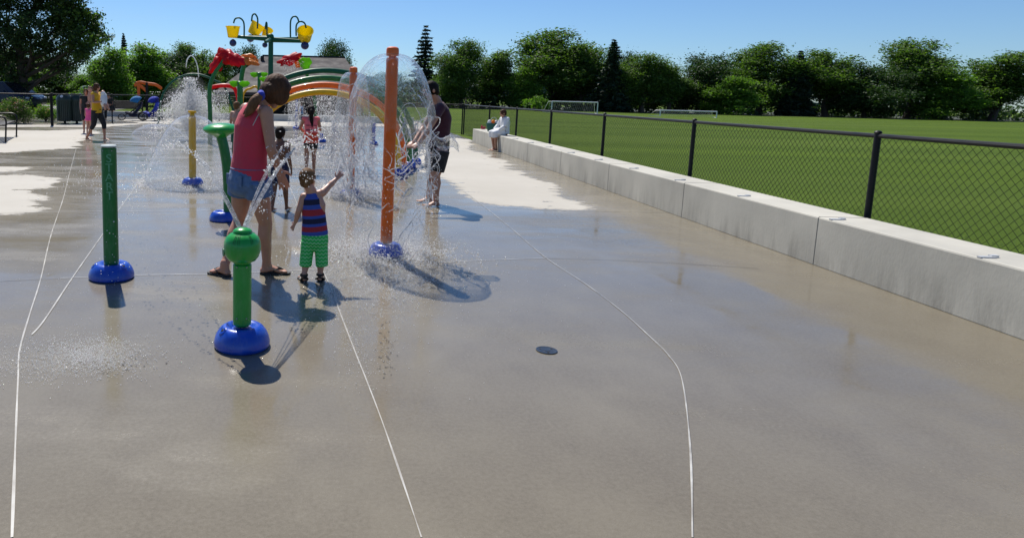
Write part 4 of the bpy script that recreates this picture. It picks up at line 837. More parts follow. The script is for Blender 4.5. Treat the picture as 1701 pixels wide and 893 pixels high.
# ---- dumping buckets
Yb = 30.0; b0 = D(449, 212, Yb); db = empty('dumping_bucket_tree', (b0.x, Yb, 0), 'tall green post with arms holding five yellow tipping buckets high against the sky', 'dumping bucket tower')
q = MB(); q.loft([Vector((b0.x, Yb, 0)), D(450, 62, Yb)], [.115, .105], 16, round_=False); q.build('post', M['dark_green'], parent=db)
def arm(p0, p1, r0, r1): 
    q = MB(); q.loft([p0, p1], [r0, r1], 12, round_=False); return q.build('arm', M['dark_green'], parent=db)
Pp = lambda x, y, dy=0: D(x, y, Yb+dy)
arm(Pp(449, 65), Pp(388, 61), .11, .06); arm(Pp(449, 66), Pp(505, 69), .12, .07); arm(Pp(449, 64), Pp(420, 60, 1.5), .09, .06); arm(Pp(449, 66), Pp(441, 70, -1.6), .09, .06); arm(Pp(449, 66), Pp(494, 64, 1.4), .09, .06)
q = MB(); q.ell(Pp(449, 61), (.16, .16, .13), 16, 8); q.build('hub', M['dark_green'], parent=db)
def bucket(px, py, dy, tilt, rz, sc=1.0, ball=None, tx=0.0):
    c = Pp(px, py, dy); rot = Matrix.Rotation(rz, 3, 'Z') @ Matrix.Rotation(tilt, 3, 'Y') @ Matrix.Rotation(tx, 3, 'X'); s = .018*sc*15
    q = MB(); prof = [(0, -.24), (.19, -.24), (.215, -.22), (.29, .20), (.32, .21), (.32, .235), (.285, .235), (.19, -.19), (0, -.19)]; q.lathe([(a*sc, b*sc) for a, b in prof], (0, 0, 0), 24); q.v = [tuple(rot @ Vector(v)+c) for v in q.v]; bk = q.build('bucket', M['bucket_yellow'], parent=db)
    e = c+rot @ Vector((0, 0, -.30*sc)); f = c+rot @ Vector((0, 0, -.46*sc)) if ball is None else Pp(ball[0], ball[1], dy); q = MB(); q.tube([e, f], .05*sc, 10); q.ell(f, (.155*sc, .155*sc, .155*sc), 16, 10); q.build('counterweight', M['navy'], parent=bk)
bucket(387, 53.5, 0, 0, 0, 1.0); bucket(424.5, 49, 1.4, 0.55, 0.2, 1.12, (416, 64)); bucket(443, 55, 1.6, .5, 1.0, .8, (440, 75)); bucket(507, 59, -.1, -.25, .3, 1.12, (506.5, 76), .8); bucket(499, 62, 1.4, .2, .4, .5, (495, 63))
for pts in ([(405.5, 62), (405.5, 42), (403, 34), (397, 30), (390.5, 32), (388, 39)], [(427.5, 48), (428, 32), (425, 25), (422, 23.5), (419, 27), (418, 36)], [(443.5, 60), (443.5, 44), (443, 38.5), (442, 38.5), (440.5, 49)], [(482.5, 62), (482.5, 38), (485, 30), (489.5, 27.5), (494, 30), (496.5, 37)], [(492, 60), (492, 44), (495, 38), (500, 36), (506, 39), (508.5, 47)]):
    q = MB(); q.tube(bez([Pp(x, y, -.1) for x, y in pts], 30), .034, 8); q.build('gooseneck_pipe', M['dark_green'], parent=db)
# ---- flower sprays: petals on stems
def petal(px, py, Y, a, b, rot, m, parent, cup=.25, name='petal'):
    """one cupped, thick petal: outline a x b metres"""
    vs = []; n = 28; rings = 6; c = D(px, py, Y)
    for i in range(rings+1):
        for k in range(n):
            t = 6.283*k/n; rr = i/rings; w = 1+.10*math.sin(3*t)+(.17 if m == 'red_petal' else .07)*math.sin(7*t+1); vs.append(Vector((a*rr*math.cos(t)*w, b*rr*math.sin(t)*w, -cup*a*rr*rr+.05*a*math.sin(5*t)*rr*rr)))
    vs = [rot @ v+c for v in vs]; q = MB(); q.add(vs, [(i*n+k, i*n+(k+1) % n, (i+1)*n+(k+1) % n, (i+1)*n+k) for i in range(rings) for k in range(n)])
    o = q.build(name, M[m], parent=parent, fix=False); s = o.modifiers.new('s', 'SOLIDIFY'); s.thickness = .025; return o
E3 = lambda x, y, z: (Matrix.Rotation(z, 3, 'Z') @ Matrix.Rotation(y, 3, 'Y') @ Matrix.Rotation(x, 3, 'X'))
Yf = 19.0; f0 = D(349, 222, Yf); fl1 = empty('flower_spray', (f0.x, Yf, 0), 'giant red-petalled flower spray on a curved green stem, behind the big fountain', 'flower spray')
st = bez([Vector((f0.x, Yf, 0)), D(349, 190, Yf), D(348, 150, Yf), D(355, 125, Yf), D(368, 106, Yf), D(376, 94, Yf)], 30)
q = MB(); q.loft(st, [.068-.022*i/(len(st)-1) for i in range(len(st))], 14); q.build('stem', M['green_paint'], parent=fl1)
petal(383, 91, Yf, .33, .22, E3(1.0, .45, .1), 'red_petal', fl1, .45); petal(358, 108, Yf, .26, .16, E3(1.3, -1.05, 0), 'red_petal', fl1, .3); petal(392, 99, Yf-.2, .24, .18, E3(1.0, .5, 0), 'red_petal', fl1, .2); petal(366, 92, Yf+.2, .18, .14, E3(1.3, -1.2, 0), 'red_petal', fl1, .2)
Yg = 22.0; g0 = D(406, 214, Yg); fl2 = empty('flower_spray', (g0.x, Yg, 0), 'orange-petalled flower spray on a green stem, in front of the shelter roof', 'flower spray')
q = MB(); q.loft(bez([Vector((g0.x, Yg, 0)), D(400, 170, Yg), D(401, 130, Yg), D(406, 106, Yg)], 16), [.075]*17, 12); q.build('stem', M['green_paint'], parent=fl2)
petal(414, 99, Yg, .27, .16, E3(.9, .1, .1), 'orange_petal', fl2, .25); petal(409, 96, Yg+.05, .24, .12, E3(1.3, -.2, 0), 'orange_petal', fl2, .1); petal(422, 103, Yg-.1, .18, .12, E3(.6, .5, 0), 'orange_petal', fl2, .2); petal(418, 96, Yg+.1, .16, .1, E3(1.2, .3, 0), 'orange_petal', fl2, .1)
Yh = 20.0; h0 = D(520, 236, Yh); fl3 = empty('flower_spray', (h0.x, Yh, 0), 'tilted red petal with lime leaf and orange edge, above the rainbow arches', 'flower spray')
q = MB(); q.loft(bez([Vector((h0.x, Yh, 0)), D(524, 180, Yh), D(516, 140, Yh), D(500, 104, Yh)], 16), [.05]*17, 12); q.build('stem', M['green_paint'], parent=fl3)
petal(481, 98, Yh, .34, .16, E3(1.1, -.42, .1), 'red_petal', fl3, .15); petal(507, 105, Yh-.1, .18, .17, E3(1.45, 0, 0), 'lime', fl3, .1, 'leaf'); petal(497, 104, Yh+.1, .14, .15, E3(1.4, .4, 0), 'orange_petal', fl3, .1); petal(512, 118, Yh-.1, .12, .1, E3(1.3, .2, 0), 'lime', fl3, .1, 'leaf')
for (px, base, top, Y, dx, lb) in [(430.5, 214, 124, 21, 12, 'taller post topped by lime-green paddle leaves, just left of the dumping bucket post'), (398, 222, 139, 17.5, 13, 'shorter green post topped by lime-green paddle leaves, left of the woman')]:
    rt = empty('leaf_sprayer', (D(px, base, Y).x, Y, 0), lb, 'spray post', 'lime leaf sprayers'); q = MB(); q.loft([Vector((D(px, top, Y).x, Y, 0)), D(px, top, Y)], [.062 if dx > 12 else .05]*2, 12, round_=False); q.build('post', M['green_paint'], parent=rt)
    q = MB(); q.ell(D(px, top-1, Y), (.07, .07, .05), 12, 8); q.build('hub', M['green_paint'], parent=rt)
    for s, yy, dd in ((-1, 0, 0), (1, 0, .05), (1, 8 if dx == 12 else 1, -.2), (-1, 1, .3)):
        if dx != 12 and yy == 8: continue
        petal(px+s*dx*.62, top+yy, Y+dd, .13, .075, E3(1.25, 0, s*.1), 'lime', rt, -.1, 'leaf')
# red drooping arc and dark hoop by the fountain
Yr_ = 24; rt = empty('red_arc_sprayer', (D(397, 205, Yr_).x, Yr_, 0), 'low red curved arc sprayer right of the big fountain, under the red flower', 'spray arch'); q = MB(); q.loft(bez([D(349, 146, Yr_), D(362, 143, Yr_), D(378, 142.5, Yr_), D(390, 148, Yr_), D(396, 170, Yr_), Vector((D(397, 205, Yr_).x, Yr_, 0))], 24), [(.07, .05)]*26, 8); q.build('arc', M['red_petal'], parent=rt)
Yk = 29; rt = empty('hoop_sprayer', (D(318, 205, Yk).x, Yk, 0), 'large thin dark hoop arching over the big fountain', 'spray arch')
q = MB(); q.tube(bez([Vector((D(262, 205, Yk).x, Yk, 0)), D(268, 165, Yk), D(282, 140, Yk), D(305, 126, Yk), D(330, 124, Yk), D(355, 133, Yk), D(376, 150, Yk), Vector((D(392, 205, Yk).x, Yk+.4, 0))], 48), .045, 8); q.build('hoop', M['dark_green'], parent=rt)
Yy = 26; rt = empty('yellow_hoop', (D(402, 190, Yy).x, Yy, 0), 'small yellow hoop end showing behind the shoulder of the woman', 'spray arch'); q = MB(); q.tube(bez([Vector((D(402, 205, Yy).x, Yy, 0)), D(403, 165, Yy), D(407, 152, Yy), D(415, 147.5, Yy), D(430, 150, Yy), Vector((D(445, 205, Yy).x, Yy, 0))], 30), .045, 10); q.build('hoop', M['yellow_paint'], parent=rt)
# floor drain
c = G(908, 582); dr = empty('floor_drain', (c.x, c.y, 0), 'round dark floor drain with a grooved lid set in the wet concrete at lower right', 'drain')
M['cast'] = mat('cast', (0.03, 0.034, 0.04), .35, metal=.5, coat=.3, var=.3, vscale=40)
q = MB(); q.lathe([(.060, .002), (.060, .0045), (.054, .006), (.050, .0045), (.046, .0045)], c, 36); q.build('rim', M['cast'], parent=dr); q = MB(); q.lathe([(.045, .002), (.045, .0045), (.030, .005), (.028, .003), (.024, .003), (.022, .0055), (.010, .006), (0, .006)], c, 32); lid = q.build('lid', M['cast'], parent=dr)
for k in range(3):
    a = .5+k*2.094; q = MB(); q.lathe([(.006, .0045), (.006, .0062), (0, .0062)], (c.x+.037*math.cos(a), c.y+.037*math.sin(a), 0), 10); q.build('screw', M['shadow_dark'], parent=lid)
# ================================================================== PEOPLE
def V(*a): return Vector(a)
def hand(q, wrist, tip, palm_n, s, curl=.25, spread=.16, thumb_side=1):
    d = (Vector(tip)-Vector(wrist)); Lh = d.length; d.normalize(); n = Vector(palm_n); n = (n-d*n.dot(d)).normalized(); sd = d.cross(n)*thumb_side
    w = Vector(wrist); k = w+d*Lh*.50
    q.loft([w-d*Lh*.04, w+d*Lh*.18, k], [(.022*s, .016*s), (.035*s, .015*s), (.039*s, .013*s)], 12, side=sd)
    for i, (off, ln, sp) in enumerate(((.030, .40, .8), (.011, .46, .25), (-.010, .43, -.3), (-.029, .34, -.9))):
        b = k+sd*off*s; fd = (d+sd*spread*sp).normalized(); p1 = b+fd*Lh*ln*.45; f2 = (fd+n*curl).normalized(); p2 = p1+f2*Lh*ln*.32; f3 = (fd+n*curl*2.2).normalized(); p3 = p2+f3*Lh*ln*.25
        q.loft([b-d*.01*s, p1, p2, p3], [.0098*s, .0092*s, .0084*s, .0070*s], 8)
    b = w+d*Lh*.16+sd*.026*s; td = (d*.62+sd*.75+n*.25).normalized(); p1 = b+td*Lh*.24; p2 = p1+(td+d*.6).normalized()*Lh*.20; q.loft([b, p1, p2], [.0135*s, .0115*s, .0085*s], 8)
def head(q, c, f, up, s, neck):
    f = Vector(f).normalized(); up = Vector(up); up = (up-f*up.dot(f)).normalized(); sd = f.cross(up); rot = Matrix((sd, f, up)).transposed(); c = Vector(c)
    q.ell(c+up*.018*s-f*.012*s, (.074*s, .094*s, .092*s), 20, 14, rot)
    q.loft([c+f*.030*s+up*.03*s, c+f*.036*s-up*.045*s, c+f*.050*s-up*.088*s], [(.060*s, .050*s), (.052*s, .045*s), (.028*s, .026*s)], 14, side=sd)
    q.loft([c+f*.085*s+up*.020*s, c+f*.102*s-up*.014*s], [(.008*s, .009*s), (.013*s, .012*s)], 8, side=sd)      # nose
    q.loft([c+f*.083*s-up*.045*s-sd*.018*s, c+f*.090*s-up*.045*s, c+f*.083*s-up*.045*s+sd*.018*s], [.006*s, .008*s, .006*s], 8)   # lips
    q.loft([c+f*.078*s+up*.034*s-sd*.04*s, c+f*.086*s+up*.036*s, c+f*.078*s+up*.034*s+sd*.04*s], [.008*s]*3, 8)                    # brow
    for k in (-1, 1): q.ell(c+sd*k*.078*s-f*.006*s-up*.008*s, (.011*s, .019*s, .030*s), 10, 8, rot @ Matrix.Rotation(.3*k, 3, 'Z'))   # ears
    q.loft([neck, c-up*.055*s-f*.018*s, c-up*.02*s-f*.015*s], [.056*s, .050*s, .050*s], 14)
    return f, up, sd, rot
def foot(q, an, toe, s, heel_z=0.0):
    an = Vector(an); toe = Vector(toe); d = (toe-an); d.z = 0; d.normalize(); sd = V(-d.y, d.x, 0); hl = V(an.x, an.y, an.z-.052*s)-d*.028*s
    q.loft([an+V(0, 0, .02*s), an-V(0, 0, .035*s)], [(.034*s, .038*s), (.033*s, .042*s)], 12, side=sd)
    L_ = max(.13*s, (V(toe.x, toe.y, 0)-V(an.x, an.y, 0)).length-.02*s); bt = toe.z
    q.loft([hl, an+d*L_*.30-V(0, 0, (an.z-bt)*.52), an+d*L_*.68-V(0, 0, (an.z-bt)*.80), V(an.x, an.y, bt+.013*s)+d*L_*.95], [(.030*s, .026*s), (.034*s, .026*s), (.043*s, .018*s), (.036*s, .012*s)], 12, side=sd)
    for i in range(5):
        o = (i-2)*.0165*s; b = V(an.x, an.y, bt+.012*s)+d*(L_*.93-abs(o+.02*s)*.25)+sd*o; q.loft([b, b+d*(.022-.002*i)*s], [.0105*s if i == 0 else .0085*s]*2, 8)
def body(J, s, label, m, voxel, fem=True, group=None, cat='person', hips=None, smooth=4, curl=.25):
    rgt = J['right']; q = MB(); hw = hips or (.158 if fem else .150)
    pv, wa, ch, nk = J['pelvis'], J['waist'], J['chest'], J['neck']; up = (nk-ch).normalized()
    q.loft([pv-(wa-pv).normalized()*.05*s, pv, wa, ch, ch.lerp(nk, .55), nk-up*.025*s], [(hw*.92*s, .100*s), (hw*s, .112*s), ((.122 if fem else .135)*s, .092*s), ((.142 if fem else .165)*s, .105*s), (.135*s, .085*s), (.070*s, .058*s)], 24, side=rgt)
    for S in 'LR':
        hp, kn, an, to = J['hip'+S], J['knee'+S], J['ankle'+S], J['toe'+S]; m1 = hp.lerp(kn, .5); m2 = kn.lerp(an, .30)-J['face']*.012*s
        q.loft([hp, m1, kn.lerp(hp, .12), kn, m2, kn.lerp(an, .65), an], [.088*s, .076*s, .059*s, .055*s, .056*s, .042*s, .034*s], 16)
        foot(q, an, to, s)
        sh, el, wr, hd = J['sh'+S], J['el'+S], J['wr'+S], J['hand'+S]
        q.loft([ch.lerp(nk, .60), sh.lerp(ch.lerp(nk, .6), .30), sh], [.058*s, .056*s, .048*s], 12)
        q.loft([sh, sh.lerp(el, .35), el, el.lerp(wr, .3), wr], [.053*s, .048*s, .038*s, .040*s, (.027*s)], 14)
        hand(q, wr, hd, J.get('palm'+S, J['face']), s*J.get('hs', 1), curl, J.get('spread', .16), 1 if S == 'R' else -1)
    fr = head(q, J['head'], J['look'], J.get('hup', V(0, 0, 1)), s*J.get('heads', 1), nk)
    base = V(pv.x, pv.y, 0); o = blob(q, 'person', m, voxel, None, base, smooth); tag(o, label, cat, group); o['_'] = 0; del o['_']
    return o, fr
def garment(o, name, m, voxel, mb, smooth=3): return blob(mb, name, m, voxel, o, None, smooth)
# ---------------------------------------------------------------- woman in the coral tank top
f = V(.78, .62, 0).normalized(); rt = V(f.y, -f.x, 0); Yw = 5.25
J = dict(face=f, right=rt, look=V(.52, .50, -.66), hup=V(.45, .45, .75))
J['pelvis'] = D(413, 292, Yw); J['waist'] = D(415, 258, Yw); J['chest'] = D(420, 212, Yw); J['neck'] = D(431, 171, Yw); J['head'] = D(459, 153.5, Yw+.04)
J['hipL'] = D(402, 304, Yw+.07); J['kneeL'] = D(398, 368, Yw+.14); aL = G(373, 457); J['ankleL'] = V(D(374, 440, aL.y).x, aL.y-.02, .085); J['toeL'] = V(aL.x-.115, aL.y+.05, .012)
J['hipR'] = D(427, 306, Yw-.07); J['kneeR'] = D(441, 372, Yw+.0); aR = G(444, 455); J['ankleR'] = V(D(443, 437, aR.y).x, aR.y+.0, .085); J['toeR'] = V(G(479, 452).x, aR.y+.02, .012)
J['shL'] = D(409, 182, Yw+.13); J['elL'] = D(414, 246, Yw+.2); J['wrL'] = D(428, 270, Yw+.33); J['handL'] = D(440, 290, Yw+.42)
J['shR'] = D(442, 187, Yw-.13); J['elR'] = D(450, 247, Yw-.16); J['wrR'] = D(463, 281, Yw-.06); J['handR'] = D(475, 319, Yw+.0); J['palmR'] = V(-.3, .9, 0); J['palmL'] = V(.3, .9, 0)
wo, fr = body(J, 1.0, 'woman in a coral tank top', M['skin'], .0062, True, curl=.18)
wo['label'] = 'woman in coral tank top and denim shorts looking down at the toddler beside her'
fh, uh, sh_, rh = fr; hc = J['head']
q = MB(); q.ell(hc+uh*.026-fh*.022, (.098, .112, .110), 22, 16, rh); q.ell(hc+fh*.015+sh_*.055-uh*.015, (.045, .075, .085), 14, 10, rh); q.ell(hc+fh*.015-sh_*.055-uh*.015, (.045, .075, .085), 14, 10, rh); q.ell(hc-fh*.060-uh*.035, (.088, .070, .085), 16, 12, rh); q.ell(hc-uh*.055-fh*.025, (.082, .072, .070), 16, 12, rh); q.ell(hc-fh*.01-uh*.01-sh_*0, (.096, .10, .09), 16, 12, rh)
tie = D(433.5, 158.5, Yw-.075)
ed_ = (tie-hc); ed_ = V(ed_.dot(sh_), ed_.dot(fh), ed_.dot(uh)).normalized()
for k in range(34):
    a = -1.9+3.8*k/33; s0 = V(math.sin(a)*.95, .55, math.cos(a)*.75+.15).normalized(); pts = []
    for j in range(9):
        t = j/8; dd = s0.lerp(ed_, t).normalized(); R_e = 1.0/math.sqrt((dd.x/.100)**2+((dd.y)/.118)**2+(dd.z/.114)**2); pts.append(hc+uh*.022-fh*.018+(sh_*dd.x+fh*dd.y+uh*dd.z)*R_e*(1.0-.10*t))
    q.loft(pts, [.0075, .009, .010, .010, .010, .010, .009, .008, .006], 6)
hr = garment(wo, 'hair', M['hair_brown'], .0045, q, 2)
q = MB(); q.loft(bez([tie.lerp(hc, .25), tie+V(0, -.005, 0), D(424, 167, Yw-.13), D(417, 180, Yw-.14), D(411, 189, Yw-.14), D(406, 195, Yw-.13)], 20), [.030, .028, .026, .026, .028, .031, .034, .037, .039, .040, .040, .039, .037, .034, .031, .027, .022, .017, .012, .008, .004][:len(bez([tie]*6, 20))], 14)
q.loft(bez([D(424, 166, Yw-.11), D(414, 178, Yw-.12), D(404, 190, Yw-.11)], 8), [.026, .026, .025, .024, .021, .018, .014, .009, .005][:9], 10)
garment(wo, 'ponytail', M['hair_tail'], .005, q, 2)
q = MB(); q.ell(tie, (.033, .042, .042), 14, 10); q.ell(tie+V(.006, -.03, .012), (.026, .022, .02), 10, 8); garment(wo, 'hair_tie', M['royal'], .005, q, 1)
pv, wa, ch, nk = J['pelvis'], J['waist'], J['chest'], J['neck']; up = (nk-ch).normalized()
q = MB(); q.loft([pv+(wa-pv)*-.10, pv.lerp(wa, .5), wa, wa.lerp(ch, .5), ch, ch.lerp(nk, .40), ch.lerp(nk, .70), ch.lerp(nk, .92)], [(.182, .134), (.168, .130), (.154, .122), (.162, .126), (.170, .132), (.164, .120), (.138, .100), (.096, .074)], 26, side=rt, round_=False)
q.ell(ch+f*.055+up*.01+rt*.06, (.07, .07, .07), 14, 10); q.ell(ch+f*.055+up*.01-rt*.06, (.07, .07, .07), 14, 10)
for k in (-1, 1): s0 = ch.lerp(nk, .60)+rt*.085*k; q.loft([s0-f*.04-up*.02, s0+up*.045+rt*k*.003, s0+f*.05-up*.02], [(.024, .022)]*3, 10, side=rt)
tk = garment(wo, 'tank_top', M['coral'], .0065, q, 3)
q = MB(); st = ch.lerp(nk, .58)+rt*.13; q.tube(bez([st-f*.085-up*.09, st-f*.055+up*.01, st-f*.01+up*.062, st+f*.05+up*.03], 10), .003, 6); q.build('strap', M['cap_white'], parent=wo)
q = MB(); q.loft([pv.lerp(wa, .45), pv.lerp(wa, .1), pv-up*.06, pv-up*.10], [(.154, .122), (.176, .138), (.182, .142), (.160, .125)], 24, side=rt, round_=False)
for S in 'LR': hp, kn = J['hip'+S], J['knee'+S]; dd = (kn-hp).normalized(); q.loft([hp+V(0, 0, .03), hp+dd*.05, hp+dd*.092], [.116, .112, .112], 18, round_=False)
q.ell(pv-up*.085, (.165, .135, .085), 20, 12, Matrix((rt, f, V(0, 0, 1))).transposed())
sho = garment(wo, 'denim_shorts', M['denim'], .0065, q, 3)
q = MB()
bk = pv.lerp(wa, .38); pts = [bk+rt*(.158*math.cos(a))+f*(.122*math.sin(a)) for a in np.linspace(0, 2*math.pi, 40)]; q.loft(pts, [(.006, .014)]*40, 8, side=(0, 0, 1), cap=False); q.build('waistband', M['denim'], parent=sho)
for S in (-1, 1):
    c = pv-f*.128+rt*.070*S-V(0, 0, .025); q = MB(); q.box(c, (.085, .010, .085), rot=Matrix((rt, f, V(0, 0, 1))).transposed()); q.build('back_pocket', M['denim'], parent=sho, bevel=.003)
def flipflop(o, an, toe, s, strap='rubber', name='flip_flop'):
    d = (toe-an); d.z = 0; d.normalize(); sd = V(-d.y, d.x, 0); Lf = (V(toe.x, toe.y, 0)-V(an.x, an.y, 0)).length
    z = .001; a = V(an.x, an.y, z)-d*.055*s; b = V(an.x, an.y, z)+d*(Lf+.022*s); out = []
    for t, w in ((0, .012), (.03, .024), (.12, .036), (.35, .037), (.55, .041), (.75, .048), (.9, .044), (.97, .030), (1, .012)): out.append((t, w*s))
    L1 = [a.lerp(b, t)+sd*w_ for t, w_ in out]; L2 = [a.lerp(b, t)-sd*w_ for t, w_ in out][::-1]; ring = L1+L2; n = len(ring); q = MB(); h = .016*s
    q.add([*ring, *[p+V(0, 0, h) for p in ring]], [tuple(range(n)), tuple(range(2*n-1, n-1, -1))]+[(i, (i+1) % n, (i+1) % n+n, i+n) for i in range(n)]); so = q.build(name, M['rubber'], parent=o, bevel=.003)
    q = MB(); t0 = V(an.x, an.y, .018*s)+d*(Lf-.015*s); top = V(an.x, an.y, .050*s)+d*(Lf*.62)
    for k in (-1, 1): q.loft(bez([t0, top+sd*k*.010*s, V(an.x, an.y, .045*s)+d*Lf*.42+sd*k*.034*s, V(an.x, an.y, .014*s)+d*Lf*.22+sd*k*.040*s], 12), [(.006*s, .0035*s)]*13, 6)
    q.build('strap', M[strap], parent=so); return so
for S in 'LR': flipflop(wo, J['ankle'+S], J['toe'+S], 1.0)
# ---------------------------------------------------------------- toddler
f = V(.22, .97, 0).normalized(); rt = V(f.y, -f.x, 0); Yt = 5.13; s = .60
J = dict(face=f, right=rt, look=V(.55, .83, .02), hup=V(-.08, 0, 1), heads=1.20, hs=.86, spread=.34)
J['pelvis'] = D(523, 392, Yt); J['waist'] = D(522, 367, Yt); J['chest'] = D(520, 341, Yt); J['neck'] = D(517, 317, Yt); J['head'] = D(512, 297, Yt)
for S, hx, kx, ax, gx, gy, tx in (('L', 513, 510, 505, 503, 468, -.035), ('R', 532, 533, 532, 532, 467, .01)):
    g_ = G(gx, gy); J['hip'+S] = D(hx, 402, Yt); J['knee'+S] = D(kx, 430, Yt); J['ankle'+S] = V(D(ax, 455, g_.y).x, g_.y, .058); J['toe'+S] = J['ankle'+S]+V(tx, .105, -.046)
J['shL'] = D(504.5, 327, Yt); J['elL'] = D(496, 351, Yt-.02); J['wrL'] = D(491, 368, Yt+.03); J['handL'] = D(483, 384, Yt+.05); J['palmL'] = V(.8, .5, .1)
J['shR'] = D(536, 320, Yt); J['elR'] = D(547, 308.5, Yt+.05); J['wrR'] = D(558, 298, Yt+.09); J['handR'] = D(571, 283.5, Yt+.12); J['palmR'] = V(-.2, .9, -.3)
to, fr = body(J, s, 'toddler in striped vest and green zigzag shorts reaching one arm toward the water', M['skin_pink'], .0040, False, hips=.150, curl=.12)
fh, uh, sh_, rh = fr; hc = J['head']; s2 = s*1.2
q = MB(); q.ell(hc+uh*.022*s2-fh*.016*s2, (.084*s2, .102*s2, .098*s2), 22, 16, rh); q.ell(hc-fh*.055*s2-uh*.040*s2, (.066*s2, .045*s2, .050*s2), 14, 10, rh); hr = garment(to, 'hair', M['hair_light'], .004, q, 2)
pv, wa, ch, nk = J['pelvis'], J['waist'], J['chest'], J['neck']; up = V(0, 0, 1)
q = MB(); q.loft([pv-up*-.015, pv.lerp(wa, .5), wa, ch, ch.lerp(nk, .5), ch.lerp(nk, .85)], [(.104, .084), (.100, .082), (.094, .078), (.088, .072), (.076, .062), (.044, .042)], 26, side=rt, round_=False)
for k in (-1, 1): s0 = ch.lerp(nk, .55)+rt*.052*k; q.loft([s0-f*.03-up*.02, s0+up*.022, s0+f*.03-up*.02], [(.020, .014)]*3, 10, side=rt)
garment(to, 'striped_vest', M['vest'], .0042, q, 3)
q = MB(); q.loft([pv+up*.03, pv, pv-up*.05], [(.098, .080), (.104, .086), (.106, .088)], 24, side=rt, round_=False)
for S in 'LR': hp, kn = J['hip'+S], J['knee'+S]; kk = kn+(kn-hp).normalized()*.045; q.loft([hp+up*.015+(hp-pv)*.12, hp.lerp(kk, .5)+(hp-pv)*.16, kk+(hp-pv)*.16], [(.052, .066), (.049, .062), (.048, .058)], 18, side=rt, round_=False)
q.ell(pv-up*.072, (.060, .060, .050), 16, 10)
garment(to, 'zigzag_shorts', M['zigzag'], .0042, q, 3)
for S in 'LR':
    an, te = J['ankle'+S], J['toe'+S]; so = flipflop(to, an, te, .60, name='sandal'); d = (te-an); d.z = 0; d.normalize(); sd = V(-d.y, d.x, 0)
    q = MB(); q.lathe([(.030, -.008), (.032, 0), (.030, .010), (.027, .010), (.027, -.008)], an-V(0, 0, .004), 20); q.loft(bez([an+sd*.030-V(0, 0, .04), an+d*.05-V(0, 0, .012), an-sd*.030-V(0, 0, .04)], 8), [(.012, .004)]*9, 8); q.loft(bez([an+sd*.028-V(0, 0, .045), an-d*.034-V(0, 0, .018), an-sd*.028-V(0, 0, .045)], 8), [(.014, .004)]*9, 8); q.build('strap', M['rubber'], parent=so)
# ---------------------------------------------------------------- generic smaller figures
def simple(label, Jd, s, skin_, hairm_, voxel, hairlen='short', fem=True, group=None, **k):
    o, fr = body(Jd, s, label, M[skin_], voxel, fem, group, **k); fh, uh, sd_, rh = fr; hc = Jd['head']; s2 = s*Jd.get('heads', 1); q = MB()
    q.ell(hc+uh*.024*s2-fh*.018*s2, (.086*s2, .104*s2, .100*s2), 18, 12, rh); q.ell(hc-fh*.055*s2-uh*.035*s2, (.070*s2, .050*s2, .060*s2), 14, 10, rh)
    if hairlen == 'tail':
        b = hc-fh*.10*s2+uh*.03*s2; q.loft(bez([b, b-fh*.03*s2-V(0, 0, .05*s2), b-fh*.015*s2-V(0, 0, .16*s2), b+V(.015*s2, 0, -.30*s2), b+V(.02*s2, 0, -.42*s2)], 12), [.030*s2, .038*s2, .042*s2, .045*s2, .046*s2, .045*s2, .044*s2, .042*s2, .040*s2, .036*s2, .03*s2, .02*s2, .01*s2], 10)
    if hairlen == 'bob': q.ell(hc-uh*.03*s2-fh*.03*s2, (.095*s2, .085*s2, .10*s2), 16, 12, rh)
    if hairlen == 'bun': q.ell(hc-fh*.09*s2+uh*.09*s2, (.04*s2, .04*s2, .04*s2), 12, 8)
    garment(o, 'hair', M[hairm_], voxel, q, 2); return o, fr
def stand(px, py, hp, s, f, lean=0.0, step=.10, arms=None, look=None, Y=None):
    """upright skeleton: feet at photo point, hp = standing height, f = facing"""
    g_ = G(px, py) if Y is None else V(D(px, 170, Y).x, Y, 0); f = Vector(f).normalized(); rt = V(f.y, -f.x, 0); k = hp/1.65; J = dict(face=f, right=rt, look=look or f)
    P = lambda a, b, c: g_+rt*a*k+f*b*k+V(0, 0, c*k)
    J['pelvis'] = P(0, 0, .90); J['waist'] = P(0, lean*.10, 1.05); J['chest'] = P(0, lean*.22, 1.22); J['neck'] = P(0, lean*.38, 1.40); J['head'] = P(0, lean*.52+.02, 1.535)
    for S, sg in (('L', -1), ('R', 1)):
        st = step*sg; J['hip'+S] = P(.085*sg, 0, .84); J['knee'+S] = P(.09*sg, st*.5+.02, .47); J['ankle'+S] = P(.095*sg, st, .08); J['toe'+S] = P(.11*sg, st+.19, .012)
        J['sh'+S] = P(.165*sg, lean*.34, 1.345); J['el'+S] = P(.20*sg, lean*.34-.02, 1.08); J['wr'+S] = P(.20*sg, lean*.34+.10, .86); J['hand'+S] = P(.20*sg, lean*.34+.14, .69); J['palm'+S] = -rt*sg
    if arms:
        for key, (a, b, c) in arms.items(): J[key] = P(a, b, c)
    J['k'] = k; J['P'] = P; return J
